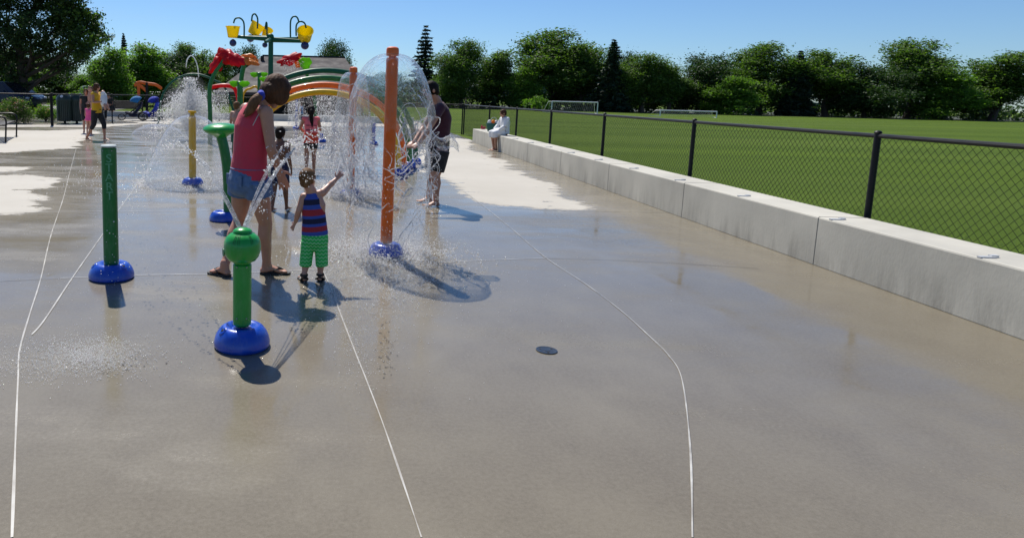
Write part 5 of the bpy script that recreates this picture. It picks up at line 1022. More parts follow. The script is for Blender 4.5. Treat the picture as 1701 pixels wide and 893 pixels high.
def top(o, J, m, s, name='shirt', lo=-.0, hi=.85, sleeves=0.0, voxel=.009, w=1.0):
    pv, wa, ch, nk = J['pelvis'], J['waist'], J['chest'], J['neck']; rt = J['right']; q = MB()
    q.loft([pv.lerp(wa, lo), wa, ch, ch.lerp(nk, .5), ch.lerp(nk, hi)], [(.172*s*w, .128*s), (.150*s*w, .112*s), (.168*s*w, .122*s), (.152*s*w, .102*s), (.090*s, .072*s)], 22, side=rt, round_=False)
    for S in 'LR':
        sh, el = J['sh'+S], J['el'+S]; q.loft([ch.lerp(nk, .55), sh], [.068*s, .060*s], 12)
        if sleeves: q.loft([sh, sh.lerp(el, sleeves)], [.062*s, .058*s], 12, round_=False)
    return garment(o, name, M[m], voxel, q, 3)
def bottoms(o, J, m, s, frac=.6, name='shorts', voxel=.009, w=1.0, hi=.5):
    pv, wa = J['pelvis'], J['waist']; rt = J['right']; q = MB(); q.loft([pv.lerp(wa, hi), pv, pv-V(0, 0, .07*s)], [(.150*s*w, .112*s), (.172*s*w, .128*s), (.165*s*w, .125*s)], 22, side=rt, round_=False)
    for S in 'LR': hp, kn, an = J['hip'+S], J['knee'+S], J['ankle'+S]; q.loft([hp+V(0, 0, .03*s), hp.lerp(kn, min(1, frac)*.5), hp.lerp(kn, min(1, frac))]+([kn.lerp(an, frac-1)] if frac > 1 else []), [.106*s, .098*s, .092*s if frac <= 1 else .075*s]+([.060*s] if frac > 1 else []), 16, round_=False)
    return garment(o, name, M[m], voxel, q, 3)
def eyes(o, J, s):
    f = J['look'].normalized(); up = V(0, 0, 1); sd = f.cross(up).normalized()
    for k in (-1, 1): q = MB(); q.ell(J['head']+f*.088*s+sd*k*.030*s+up*.014*s, (.011*s,)*3, 10, 8); q.build('eye', M['shadow_dark'], parent=o)
# girl with ponytail and neon swimsuit
J = stand(515, 289, 1.22, .74, V(-.12, 1, 0), step=.05, arms={'elL': (-.25, .10, 1.12), 'wrL': (-.16, .25, 1.02), 'handL': (-.05, .30, 1.04), 'elR': (.24, .06, 1.10), 'wrR': (.20, .24, 1.00), 'handR': (.10, .32, 1.02)}); J['heads'] = 1.12
o, _ = simple('girl with long dark ponytail and neon pink and orange swimwear, back turned', J, .74, 'skin', 'hair_black', .0085, 'tail', hips=.13)
top(o, J, 'neon', .74, 'swim_top', 0.1, .55, voxel=.0085); s = .74
q = MB(); q.loft([J['waist']-V(0, 0, .02), J['pelvis'], J['pelvis']-V(0, 0, .10)], [(.115, .09), (.140, .105), (.158, .115)], 20, side=J['right'], round_=False); garment(o, 'swim_skirt', M['redorange'], .0085, q)
bottoms(o, J, 'black_cloth', .74*.98, .58, 'swim_shorts', .0085, hi=.1)
q = MB(); c = J['waist']-J['face']*.088+V(0, 0, .02); rr = Matrix((J['right'], J['face'], V(0, 0, 1))).transposed(); q.box(c, (.19, .012, .014), rot=rr); q.box(c+V(0, 0, .085), (.19, .012, .010), rot=rr); q.build('trim_band', M['navy_cloth'], parent=o)
# boy half hidden behind the woman
J = stand(464, 350, 1.02, .62, V(.35, .94, 0), step=.13, arms={'elL': (-.22, .05, 1.1), 'wrL': (-.18, .2, .95), 'handL': (-.16, .28, .85)}); J['heads'] = 1.18
o, _ = simple('small barefoot boy in dark swim shorts, half hidden behind the woman in coral', J, .62, 'skin_dark', 'hair_black', .0075, fem=False, hips=.13); bottoms(o, J, 'navy_cloth', .62, .8, 'swim_shorts', .0075)
# child behind mushroom
J = stand(393, 268, 1.24, .72, V(.5, .86, 0), step=.05); J['heads'] = 1.12
o, _ = simple('bare-backed child with wet brown hair between the green mushroom and the woman', J, .72, 'skin_pink', 'hair_light', .009, fem=False, hips=.13); bottoms(o, J, 'dark_green', .72, .85, 'swim_shorts', .009)
# child under the arches far behind
J = stand(500, 216, 1.15, .68, V(-1, .2, 0), step=.15); J['heads'] = 1.12
o, _ = simple('blurred child in blue standing under the far blue spray post beyond the arches', J, .68, 'skin', 'hair_brown', .011, hips=.13); top(o, J, 'blue_cloth', .68, 'shirt', 0, .8, .5, .011); bottoms(o, J, 'navy_cloth', .68, .9, 'shorts', .011)
# man in maroon, leaning into the dome
f = V(-.86, -.50, 0).normalized(); rt = V(f.y, -f.x, 0); Ym = 9.1
J = dict(face=f, right=rt, look=V(-.9, -.35, -.35), hup=V(-.3, 0, .95))
J['pelvis'] = D(727, 243, Ym+.02); J['waist'] = D(730, 222, Ym+.03); J['chest'] = D(731, 196, Ym+.02); J['neck'] = D(726, 167, Ym-.04); J['head'] = D(715, 151, Ym-.08)
for S, hx, kx, ky, gx, gy, dy in (('L', 721, 716, 290, 712, 336, -.06), ('R', 733, 724, 292, 724, 343, .10)):
    g_ = G(gx, gy); J['hip'+S] = D(hx, 254, g_.y); J['knee'+S] = D(kx, ky, g_.y); J['ankle'+S] = V(g_.x, g_.y, .08); J['toe'+S] = V(g_.x-.17, g_.y-.07, .012)
J['shL'] = D(724, 178, Ym+.12); J['elL'] = D(704, 212, Ym+.0); J['wrL'] = D(688, 236, Ym-.18); J['handL'] = D(676, 246, Ym-.25)
J['shR'] = D(732, 179, Ym-.18); J['elR'] = D(712, 214, Ym-.36); J['wrR'] = D(695, 238, Ym-.5); J['handR'] = D(684, 246, Ym-.56); J['palmL'] = J['palmR'] = V(0, .5, -1)
o, _ = simple('barefoot adult in maroon shirt and dark shorts leaning into the large water dome', J, 1.04, 'skin', 'hair_black', .0085, fem=False)
top(o, J, 'maroon', 1.06, 'shirt', -.15, .85, .45, .0085, w=1.06); bottoms(o, J, 'black_cloth', 1.06, .80, 'shorts', .0085, w=1.05)
# woman seated on the wall in a pale robe
f = V(-.93, -.25, 0).normalized(); rt = V(f.y, -f.x, 0); Yl = 18.9; J = dict(face=f, right=rt, look=V(-.9, -.1, -.3))
J['pelvis'] = D(838, 219, Yl)+V(0, 0, .02); J['pelvis'].z = .54; J['waist'] = D(839, 211, Yl); J['chest'] = D(839, 203, Yl); J['neck'] = D(837, 194, Yl); J['head'] = D(835.5, 188.5, Yl)
for S, sg in (('L', -1), ('R', 1)):
    o_ = rt*.09*sg; J['hip'+S] = J['pelvis']+o_+f*.05; J['knee'+S] = V(D(819, 225, Yl).x, Yl, .50)+o_; g_ = G(815, 249); J['ankle'+S] = V(g_.x+.03, Yl, .08)+o_*.8; J['toe'+S] = J['ankle'+S]+f*.18-V(0, 0, .068)
    J['sh'+S] = D(838.5, 197.5, Yl)+rt*.165*sg; J['el'+S] = D(833, 210, Yl)+rt*.20*sg; J['wr'+S] = D(826, 216, Yl)+rt*.14*sg; J['hand'+S] = D(819, 218, Yl)+rt*.12*sg; J['palm'+S] = V(0, 0, -1)
o, _ = simple('person in a white robe seated on the concrete wall beside bags', J, .92, 'skin', 'hair_brown', .012)
top(o, J, 'white_cloth', 1.0, 'robe', -.4, .9, 1.0, .012, w=1.05)
q = MB()
for S in 'LR': q.loft([J['pelvis']+(J['hip'+S]-J['pelvis'])*.8, J['hip'+S].lerp(J['knee'+S], .6), J['knee'+S], J['knee'+S].lerp(J['ankle'+S], .28)], [(.13, .12), (.11, .10), (.10, .10), (.10, .095)], 14, round_=False); 
for S in 'LR': q.loft([J['el'+S], J['wr'+S]], [.07, .06], 10, round_=False)
garment(o, 'robe_skirt', M['white_cloth'], .012, q)
# bags on the wall beside them
def bag(c, r, m, label, handles=True, stuffm=None):
    rt_ = empty('tote_bag', c, label, 'bag'); q = MB(); q.loft([Vector(c)+V(0, 0, .02), Vector(c)+V(0, 0, r*.6), Vector(c)+V(0, 0, r*1.25)], [(r*.72, r*.52), (r*.85, r*.6), (r*.98, r*.5)], 18, round_=False); q.build('bag_body', m, parent=rt_)
    if handles: q = MB(); q.tube(bez([Vector(c)+V(-.5*r, 0, 1.2*r), Vector(c)+V(-.3*r, -.1, 2.0*r), Vector(c)+V(.3*r, -.1, 2.0*r), Vector(c)+V(.5*r, 0, 1.2*r)], 12), .008, 6); q.build('handle', M['white_cloth'], parent=rt_)
    if stuffm:
        for k, mm in enumerate(stuffm): q = MB(); q.ell(Vector(c)+V((k-1)*r*.5, 0, r*1.35), (r*.3, r*.28, r*.4), 12, 8); q.build('towel', M[mm], parent=rt_)
    return rt_
p = D(816, 219, 20.6); bag((4.52, 20.6, .442), .21, cloth('bag_green', (.03, .12, .09)), 'dark green tote bag stuffed with towels beside the seated person on the wall', True, ['white_cloth', 'orange_petal', 'white_cloth'])
rt_ = bag((4.50, 21.9, .442), .085, cloth('bag_red', (.42, .05, .06)), 'small red bag on the end of the wall beyond the green tote', False, ['coral'])
# woman in mustard with a baby, a mother with infant, girl in pink
J = stand(162, 233, 1.60, .95, V(-.45, -.55, 0), step=.05, arms={'ankleL': (-.09, .30, .08), 'toeL': (-.10, .47, .012), 'kneeL': (-.09, .25, .47), 'ankleR': (.09, -.20, .08), 'toeR': (.10, -.02, .012), 'kneeR': (.09, .02, .47), 'elR': (.22, .05, 1.10), 'wrR': (.02, .24, 1.14), 'handR': (-.12, .26, 1.20), 'elL': (-.23, .08, 1.10), 'wrL': (-.10, .28, 1.02), 'handL': (.04, .32, 1.02)})
f_ = V(.75, -.3, 0).normalized()
Jm = stand(162, 233, 1.60, .95, V(.8, -.25, 0), step=.05, arms={'ankleL': (-.09, .18, .08), 'toeL': (-.10, .36, .012), 'kneeL': (-.09, .17, .47), 'ankleR': (.09, -.30, .08), 'toeR': (.10, -.13, .012), 'kneeR': (.09, -.05, .46), 'elR': (.22, .05, 1.10), 'wrR': (.12, .26, 1.13), 'handR': (-.02, .32, 1.20), 'elL': (-.23, .08, 1.10), 'wrL': (-.14, .28, 1.04), 'handL': (.02, .34, 1.04)}); Jm['look'] = V(.9, -.1, -.2)
o, _ = simple('woman in a mustard-yellow top and black leggings walking barefoot with a baby in her arms', Jm, .95, 'skin', 'hair_brown', .011, 'bob')
top(o, Jm, 'mustard', 1.0, 'top', -.7, .75, 0, .011, 1.05); bottoms(o, Jm, 'black_cloth', .96, 1.35, 'leggings', .011); eyes(o, Jm, .95)
P_ = Jm['P']; q = MB(); b0_, b1_ = P_(.05, .28, 1.10), P_(-.02, .24, 1.30); q.loft([b0_, b0_.lerp(b1_, .5), b1_], [.075, .085, .075], 14); q.ell(P_(0, .22, 1.38), (.062, .066, .07), 14, 10); q.loft([b0_, P_(.10, .36, 1.02), P_(.12, .38, .92)], [.045, .04, .032], 10); q.loft([b0_, P_(0, .36, 1.02), P_(-.02, .40, .92)], [.045, .04, .032], 10); q.loft([b1_-V(0, 0, .03), P_(.08, .2, 1.22)], [.03, .022], 8); q.loft([b1_-V(0, 0, .03), P_(-.1, .2, 1.22)], [.03, .022], 8)
bb = blob(q, 'person', M['skin_pink'], .009, None, b0_); tag(bb, 'baby in white held against the chest of the woman in yellow', 'person'); q = MB(); q.loft([b0_-V(0, 0, .02), b0_.lerp(b1_, .5), b1_], [.09, .098, .085], 14); q.ell(P_(0.02, .24, 1.36), (.07, .06, .06), 12, 8); garment(bb, 'romper', M['white_cloth'], .009, q)
J = stand(143, 216, 1.45, .85, V(.3, -.9, 0), step=.05, Y=22.6, arms={'elL': (-.24, .10, 1.12), 'wrL': (-.12, .28, 1.10), 'handL': (.02, .30, 1.12)})
o, _ = simple('adult in dark clothes holding up a fair-haired infant, left of the woman in yellow', J, .85, 'skin', 'hair_brown', .012, 'bob'); top(o, J, 'black_cloth', .85, 'shirt', 0, .85, .3, .012); bottoms(o, J, 'black_cloth', .85, 1.0, 'trousers', .012)
P_ = J['P']; c0 = P_(-.16, .18, 1.20); q = MB(); q.loft([c0, c0+V(0, 0, .12), c0+V(0, 0, .24)], [.085, .09, .075], 14); q.loft([c0+V(0, 0, .24), c0+V(0, 0, .30)], [.035, .035], 10); q.ell(c0+V(0, 0, .375), (.078, .085, .088), 16, 10); q.loft([c0, c0+V(-.06, -.08, -.06), c0+V(-.07, -.08, -.22)], [.05, .042, .03], 10); q.loft([c0, c0+V(.06, -.08, -.06), c0+V(.07, -.08, -.22)], [.05, .042, .03], 10); q.loft([c0+V(0, 0, .22), c0+V(.13, -.05, .10)], [.03, .022], 8)
bb = blob(q, 'person', M['skin_pink'], .010, None, c0); tag(bb, 'bare fair-haired infant held up at an adult shoulder, left of the woman in yellow', 'person'); q = MB(); q.ell(c0+V(0, .012, .395), (.083, .086, .085), 16, 10); garment(bb, 'hair', M['hair_light'], .010, q)
J = stand(147, 219, .98, .58, V(.2, 1, 0), step=.06, Y=21.6); J['heads'] = 1.18
o, _ = simple('small girl in a bright pink swimsuit between the bins and the woman in yellow', J, .58, 'skin_pink', 'hair_brown', .009, hips=.14); top(o, J, 'pink_cloth', .62, 'swimsuit', -.5, .7, 0, .009)
q = MB(); q.loft([J['waist'], J['pelvis'], J['pelvis']-V(0, 0, .08)], [(.09, .075), (.115, .09), (.15, .12)], 18, side=J['right'], round_=False); garment(o, 'swim_skirt', M['pink_cloth'], .009, q)
# person on the bench
Yp = 32.6; f = V(-.55, -.8, 0).normalized(); rt = V(f.y, -f.x, 0); x0 = D(186, 180, Yp).x; B_ = lambda a, b, c: V(x0, Yp, 0)+rt*a+f*b+V(0, 0, c); J = dict(face=f, right=rt, look=(f+V(0, 0, -.5)).normalized())
J['pelvis'] = B_(0, 0, .55); J['waist'] = B_(0, .03, .70); J['chest'] = B_(0, .08, .88); J['neck'] = B_(0, .14, 1.06); J['head'] = B_(0, .20, 1.19)
for S, sg in (('L', -1), ('R', 1)):
    J['hip'+S] = B_(.09*sg, .03, .53); J['knee'+S] = B_(.12*sg, .45, .52); J['ankle'+S] = B_(.13*sg, .46, .08); J['toe'+S] = B_(.14*sg, .64, .012); J['sh'+S] = B_(.17*sg, .11, 1.01); J['el'+S] = B_(.22*sg, .15, .75); J['wr'+S] = B_(.10*sg, .36, .72); J['hand'+S] = B_(.02*sg, .45, .76); J['palm'+S] = V(0, 0, 1)
o, _ = simple('person in black sitting bent forward on the bench right of the woman in yellow', J, .97, 'skin', 'hair_black', .013, fem=False); top(o, J, 'black_cloth', 1.0, 'shirt', 0, .85, .5, .013); bottoms(o, J, 'black_cloth', 1.0, 1.9, 'trousers', .013)
# far figure on the field
J = stand(774, 190, 1.5, .88, V(-1, 0, 0), step=.15, Y=82)
o, _ = simple('tiny dark figure standing far out on the sports field beyond the fence corner', J, .88, 'skin', 'hair_black', .025, fem=False); top(o, J, 'black_cloth', .95, 'shirt', 0, .85, .9, .025); bottoms(o, J, 'black_cloth', .95, 1.8, 'trousers', .025)
# ================================================================== WATER
def water_mat(name, clear=.55, white=0.0, bump=.6, bs=14.0, rough=.03, stretch=(1, 1, .45), edge=5.0, lowr=.03):
    m = bpy.data.materials.new(name); m.use_nodes = True; N, l, b = nodes_of(m); N.remove(b); o = N['Material Output']
    c = N.new('ShaderNodeTexCoord'); mp = N.new('ShaderNodeMapping'); mp.inputs['Scale'].default_value = stretch; l(c.outputs['Object'], mp.inputs[0])
    n = N.new('ShaderNodeTexNoise'); n.inputs['Scale'].default_value = bs; n.inputs['Detail'].default_value = 3; n.inputs['Distortion'].default_value = 1.2; l(mp.outputs[0], n.inputs[0])
    bp = N.new('ShaderNodeBump'); bp.inputs['Strength'].default_value = bump; bp.inputs['Distance'].default_value = .03; l(n.outputs[0], bp.inputs['Height'])
    tr = N.new('ShaderNodeBsdfTransparent'); tr.inputs[0].default_value = (.97, .98, .99, 1)
    gl = N.new('ShaderNodeBsdfGlossy'); gl.inputs['Roughness'].default_value = rough; l(bp.outputs[0], gl.inputs['Normal'])
    rf = N.new('ShaderNodeBsdfRefraction'); rf.inputs['IOR'].default_value = 1.06; rf.inputs['Roughness'].default_value = .0; rf.inputs[0].default_value = (.95, .97, .99, 1); l(bp.outputs[0], rf.inputs['Normal'])
    m1 = N.new('ShaderNodeMixShader'); m1.inputs[0].default_value = 1-clear; l(tr.outputs[0], m1.inputs[1]); l(rf.outputs[0], m1.inputs[2])
    lw = N.new('ShaderNodeLayerWeight'); lw.inputs[0].default_value = .5; l(bp.outputs[0], lw.inputs[1]); pw = N.new('ShaderNodeMath'); pw.operation = 'POWER'; l(lw.outputs['Facing'], pw.inputs[0]); pw.inputs[1].default_value = edge; ps = N.new('ShaderNodeMath'); ps.operation = 'MULTIPLY_ADD'; l(pw.outputs[0], ps.inputs[0]); ps.inputs[1].default_value = .85; ps.inputs[2].default_value = lowr; wt = N.new('ShaderNodeBsdfTranslucent'); wt.inputs[0].default_value = (.88, .9, .97, 1); mw = N.new('ShaderNodeMixShader'); mw.inputs[0].default_value = .38; l(gl.outputs[0], mw.inputs[1]); l(wt.outputs[0], mw.inputs[2])  # bright rim put into the colour: whiter where the sheet turns edge-on
    m2 = N.new('ShaderNodeMixShader'); l(ps.outputs[0], m2.inputs[0]); l(m1.outputs[0], m2.inputs[1]); l(mw.outputs[0], m2.inputs[2]); last = m2
    if white:
        df = N.new('ShaderNodeBsdfDiffuse'); df.inputs[0].default_value = (.85, .87, .9, 1); tl = N.new('ShaderNodeBsdfTranslucent'); tl.inputs[0].default_value = (.85, .87, .9, 1); ad = N.new('ShaderNodeMixShader'); ad.inputs[0].default_value = .5; l(df.outputs[0], ad.inputs[1]); l(tl.outputs[0], ad.inputs[2])
        r = N.new('ShaderNodeMapRange'); r.inputs[1].default_value = .45; r.inputs[2].default_value = .75; r.inputs[3].default_value = white*.35; r.inputs[4].default_value = min(1, white*2.2); l(n.outputs[0], r.inputs[0])
        m3 = N.new('ShaderNodeMixShader'); l(r.outputs[0], m3.inputs[0]); l(m2.outputs[0], m3.inputs[1]); l(ad.outputs[0], m3.inputs[2]); last = m3
    l(last.outputs[0], o.inputs[0]); return m
M['water'] = water_mat('water_film', .80, .012, .9, 20, stretch=(1, 1, .6), lowr=.015); M['water_thin'] = water_mat('water_thin', .93, .06, .25, 14, edge=3.4); M['water_mid'] = water_mat('water_mid', .80, .04, .5, 14); M['water_rope'] = water_mat('water_rope', .50, .45, .5, 40, stretch=(1, 1, 1))
def drop_mat():
    m = bpy.data.materials.new('water_drop'); m.use_nodes = True; N, l, b = nodes_of(m); N.remove(b)
    g = N.new('ShaderNodeBsdfGlossy'); g.inputs['Roughness'].default_value = .12; d = N.new('ShaderNodeBsdfDiffuse'); d.inputs[0].default_value = (.95, .95, .95, 1); t = N.new('ShaderNodeBsdfTranslucent'); t.inputs[0].default_value = (.97, .97, .97, 1); tr = N.new('ShaderNodeBsdfTransparent')  # white translucent colour stands in for sun glints in the drops
    a = N.new('ShaderNodeMixShader'); a.inputs[0].default_value = .72; l(d.outputs[0], a.inputs[1]); l(t.outputs[0], a.inputs[2]); c = N.new('ShaderNodeMixShader'); c.inputs[0].default_value = .12; l(a.outputs[0], c.inputs[1]); l(g.outputs[0], c.inputs[2]); e = N.new('ShaderNodeMixShader'); e.inputs[0].default_value = .05; l(c.outputs[0], e.inputs[1]); l(tr.outputs[0], e.inputs[2]); l(e.outputs[0], N['Material Output'].inputs[0]); return m
M['drop'] = drop_mat()
OV = np.array([[1, 0, 0], [-1, 0, 0], [0, 1, 0], [0, -1, 0], [0, 0, 1], [0, 0, -1]], float); OF = np.array([[0, 2, 4], [2, 1, 4], [1, 3, 4], [3, 0, 4], [2, 0, 5], [1, 2, 5], [3, 1, 5], [0, 3, 5]])
def drops(P, r, origin, label, stretch=None, name='water_spray', asp=None, mm='drop'):
    P = np.asarray(P); n = len(P); r = np.asarray(r, float); r = np.resize(r, n) if r.ndim else r; r = np.broadcast_to(np.asarray(r, float), (n,)); sc_ = np.ones((n, 3))*(0.75+.5*RNG.random((n, 3)))
    if asp is not None: sc_ = sc_*np.asarray(asp)
    v = P[:, None, :]+OV[None]*r[:, None, None]*sc_[:, None, :]; v = v-np.array(origin)[None, None]; f = (OF[None]+(np.arange(n)*6)[:, None, None]).reshape(-1, 3)
    me = bpy.data.meshes.new(name); me.vertices.add(n*6); me.vertices.foreach_set('co', v.astype(np.float32).ravel()); me.loops.add(len(f)*3); me.loops.foreach_set('vertex_index', f.ravel().astype(np.int32)); me.polygons.add(len(f)); me.polygons.foreach_set('loop_start', np.arange(0, len(f)*3, 3, dtype=np.int32)); me.polygons.foreach_set('loop_total', np.full(len(f), 3, dtype=np.int32)); me.polygons.foreach_set('use_smooth', np.ones(len(f), bool)); me.update(calc_edges=True)
    me.materials.append(M[mm]); o = bpy.data.objects.new(name, me); C.objects.link(o); o.location = origin; WP[o.name] = Vector(origin); tag(o, label, None, None, 'stuff'); return o
def dome(c, prof, label, m, n=160, ragged=.0, amp=.006, seed=0, asym=0.0, name='water_dome', group=None, zr=None):
    """thin falling sheet of water: radius/height profile, rippled, with a torn lower edge"""
    mb = MB(); rows = []; pz = np.array(prof); K = 70; s = np.concatenate([[0], np.cumsum(np.hypot(*np.diff(pz, axis=0).T))]); ss = np.linspace(0, s[-1], K); R = np.interp(ss, s, pz[:, 0]); Z = np.interp(ss, s, pz[:, 1]); vs = []
    for _ in range(4): R[1:-1] = (R[:-2]+R[1:-1]*2+R[2:])/4; Z[1:-1] = (Z[:-2]+Z[1:-1]*2+Z[2:])/4
    for i in range(K):
        t = i/(K-1)
        for k in range(n):
            a = 2*math.pi*k/n; w = amp*(t**1.5)*mnoise.noise(V(math.cos(a)*3+seed, math.sin(a)*3, Z[i]*5))*8; rr = R[i]+w; rr *= 1+asym*math.cos(a)*t; vs.append((c[0]+rr*math.cos(a), c[1]+rr*math.sin(a), Z[i]+w*.5*t))
    fs = []
    for i in range(K-1):
        t = i/(K-1)
        for k in range(n):
            if ragged:
                a = 2*math.pi*(k+.5)/n; z = (Z[i]+Z[i+1])/2; h = mnoise.noise(V(math.cos(a)*2.2+seed, math.sin(a)*2.2, z*2.2))+.55*mnoise.noise(V(math.cos(a)*7, math.sin(a)*7+seed, z*6)); th_ = 1.05-ragged*2.4*max(0, t-.42)/.58
                if h > th_: continue
            fs.append((i*n+k, i*n+(k+1) % n, (i+1)*n+(k+1) % n, (i+1)*n+k))
    mb.add(vs, fs); o = mb.build(name, M[m], origin=c, fix=False); tag(o, label, 'water dome', group); return o
def ropes(mb, c, r0, z0, z1, n, seed, rad=(.002, .0055), a_rng=(0, 6.28)):
    rg = random.Random(seed)
    for i in range(n):
        a = rg.uniform(*a_rng); r = r0*rg.uniform(.88, 1.06); za = z0+rg.uniform(-.18, .25); L_ = rg.uniform(.10, .45); zb = max(.02, za-L_); a2 = a+rg.uniform(-.35, .35); pts = []
        for j in range(5):
            t = j/4; aa = a+(a2-a)*t+rg.uniform(-.16, .16); rr = r*(1+rg.uniform(-.10, .10)); pts.append((c[0]+rr*math.cos(aa), c[1]+rr*math.sin(aa), za+(zb-za)*t))
        p = bez(pts, 16); q = rg.uniform(*rad); m = len(p); mb.loft(p, [q*(.35+1.0*math.sin(math.pi*k/(m-1))*rg.uniform(.7, 1.3)) for k in range(m)], 6)
# ---- large dome
zt = D(657, 90, c1.y).z; sc1 = c1.y/1135
prof = [(.052, zt-.002), (.085, zt+.004), (.15, zt-.022), (.21, zt-.065), (.27, zt-.14), (.325, zt-.25), (.365, zt-.38), (.392, zt-.52), (.408, zt-.64), (.415, zt-.76), (.42, zt-.88), (.425, zt-1.0)]
dm1 = dome((c1.x, c1.y, 0), prof, 'large clear water dome falling from the tallest orange pole', 'water', ragged=.95, amp=.0065, seed=3, group='clear water domes')
q = MB(); ropes(q, c1, .40, .98, 0, 34, 5); ropes(q, c1, .38, .62, 0, 30, 6, (.0015, .004)); ropes(q, c1, .40, 1.15, 0, 10, 9, (.004, .008)); ropes(q, c1, .41, .85, 0, 12, 19, (.004, .009))
q.loft(bez([(c1.x+.40, c1.y, 1.10), (c1.x+.46, c1.y-.05, 1.02), (c1.x+.55, c1.y-.03, 1.05), (c1.x+.60, c1.y, .98), (c1.x+.50, c1.y, .93), (c1.x+.42, c1.y-.02, .98)], 24), [.006, .012, .016, .010]*6+[.004]*10, 8) if False else None
q.build('falling_strand', M['water_rope'], parent=None, origin=(c1.x, c1.y, 0), fix=False); fsd = bpy.data.objects['falling_strand']; tag(fsd, 'glassy strands of water tearing off the lower edge of the large water dome', None, None, 'stuff')
def curls(mb, c, r0, z0, z1, n, seed, rad):
    rg = random.Random(seed)
    for i in range(n):
        a = rg.uniform(0, 6.283); z = rg.uniform(z0, z1); h = rg.uniform(0, 6.28); st_ = rg.uniform(.012, .026); pts = []; w_ = rg.uniform(-.5, .5)
        for j in range(rg.randint(12, 30)):
            rr = r0*(1+.10*math.sin(j*.3+i)); pts.append((c[0]+rr*math.cos(a), c[1]+rr*math.sin(a), z)); w_ += rg.uniform(-.22, .22); w_ *= .9; h += w_; a += st_*math.cos(h)/r0; z += st_*math.sin(h)-.004
            if z < .03: break
        if len(pts) > 5: m = len(pts); q_ = rg.uniform(*rad); mb.loft(pts, [q_*(.3+math.sin(math.pi*k/(m-1)))*rg.uniform(.7, 1.3) for k in range(m)], 6)
q = MB(); curls(q, c1, .40, .65, 1.25, 34, 31, (.0018, .0050)); curls(q, c1, .41, .8, 1.2, 16, 35, (.0015, .003)); curls(q, c1, .36, .2, .8, 16, 32, (.0015, .004)); o = q.build('falling_strand', M['water_rope'], origin=(c1.x, c1.y, 0), fix=False); tag(o, 'curling ropes of water flung round the torn edge of the large dome', None, None, 'stuff')
q = MB(); curls(q, c2, .27, .4, 1.2, 40, 33, (.002, .006)); o = q.build('falling_strand', M['water_rope'], origin=(c2.x, c2.y, 0), fix=False); tag(o, 'curling ropes of water flung round the smaller dome', None, None, 'stuff')
# swirl lobe thrown out toward the man
q = MB(); q.ell((0, 0, 0), (.125, .08, .055), 32, 20); lob = []
cc_ = V(c1.x+.50, c1.y-.02, D(745, 236, c1.y).z)
for v in q.v:
    p = V(*v); k = 1+.55*mnoise.noise(p*12)+.35*mnoise.noise(p*30); p = p*k; lob.append(tuple(V(p.x, p.y, p.z-.55*p.x+.05*math.sin(p.x*22))+cc_))
q.v = lob; lb_ = q.build('water_lobe', M['water'], parent=None, origin=(c1.x, c1.y, 0), fix=False); lb_.parent = dm1; lb_.location = (0, 0, 0)
P = []; rg = RNG
def ring(c, r0, dr, z0, z1, n):
    a = rg.random(n)*6.283; r = r0+rg.normal(size=n)*dr; z = z0+(z1-z0)*rg.random(n)**1.3; return np.stack([c[0]+r*np.cos(a), c[1]+r*np.sin(a), z], 1)
def splash(c, r, h, n):
    a = rg.random(n)*6.283; rr = np.abs(r*rg.random(n)**.7+rg.normal(size=n)*r*.12); z = np.abs(rg.normal(size=n))*h*np.exp(-rr*.7)+.004; return np.stack([c[0]+rr*np.cos(a), c[1]+rr*np.sin(a), z], 1)
drops(np.concatenate([ring(c1, .40, .035, .0, 1.0, 2600), ring(c1, .44, .10, .0, .6, 1100)]), .0016+.0044*rg.random(6000)**3, (c1.x, c1.y, 0), 'droplets falling beneath the large water dome')
drops(np.concatenate([splash(c1, .38, .05, 1700), splash(c1, .55, .045, 3000), splash(c1, .9, .02, 1800)]), .003+.0045*rg.random(10000)**2, (c1.x, c1.y, 0), 'white splash around the blue base of the tallest orange pole', name='water_splash')
# ---- smaller dome
zt = D(588, 120, c2.y).z
prof = [(.054, zt), (.09, zt+.004), (.14, zt-.03), (.18, zt-.09), (.205, zt-.18), (.225, zt-.32), (.245, zt-.50), (.27, zt-.75), (.30, zt-1.05), (.33, zt-1.35)]
dome((c2.x, c2.y, 0), prof, 'smaller water dome falling from the farther orange pole', 'water_mid', ragged=.9, amp=.006, seed=11, group='clear water domes')
q = MB(); ropes(q, c2, .30, .9, 0, 60, 15, (.002, .006)); ropes(q, c2, .34, .5, 0, 60, 16, (.002, .005)); o = q.build('falling_strand', M['water_rope'], origin=(c2.x, c2.y, 0), fix=False); tag(o, 'strands of water falling below the smaller dome of the farther orange pole', None, None, 'stuff')
drops(np.concatenate([ring(c2, .32, .05, 0, 1.2, 1500), splash(c2, .5, .08, 4200)]), .005+.006*rg.random(7100)**2, (c2.x, c2.y, 0), 'droplets and splash around the farther orange pole', name='water_splash')
# ---- yellow bell
zt = D(319, 193, c3.y).z
prof = [(.056, zt-.01), (.10, zt+.012), (.19, zt-.01), (.30, zt-.09), (.41, zt-.22), (.51, zt-.38), (.60, zt-.56), (.68, zt-.75), (.75, zt-.95), (.79, zt-1.06)]
dome((c3.x, c3.y, 0), prof, 'wide thin cone of water falling from the yellow post', 'water_thin', ragged=.35, amp=.003, seed=17, asym=.03, group=None)
drops(np.concatenate([ring(c3, .78, .08, .0, .05, 2200), ring(c3, .74, .04, .0, .3, 200), splash(c3, .6, .02, 600)]), .004+.006*rg.random(4300)**2, (c3.x, c3.y, 0), 'ring of white splashes around the yellow post', name='water_splash')
q = MB(); q.lathe([(.075, H3-.10), (.10, H3-.085), (.085, H3-.065), (.06, H3-.07)], (c3.x, c3.y, 0), 30); q.build('water_collar', M['water_thin'], parent=yp)
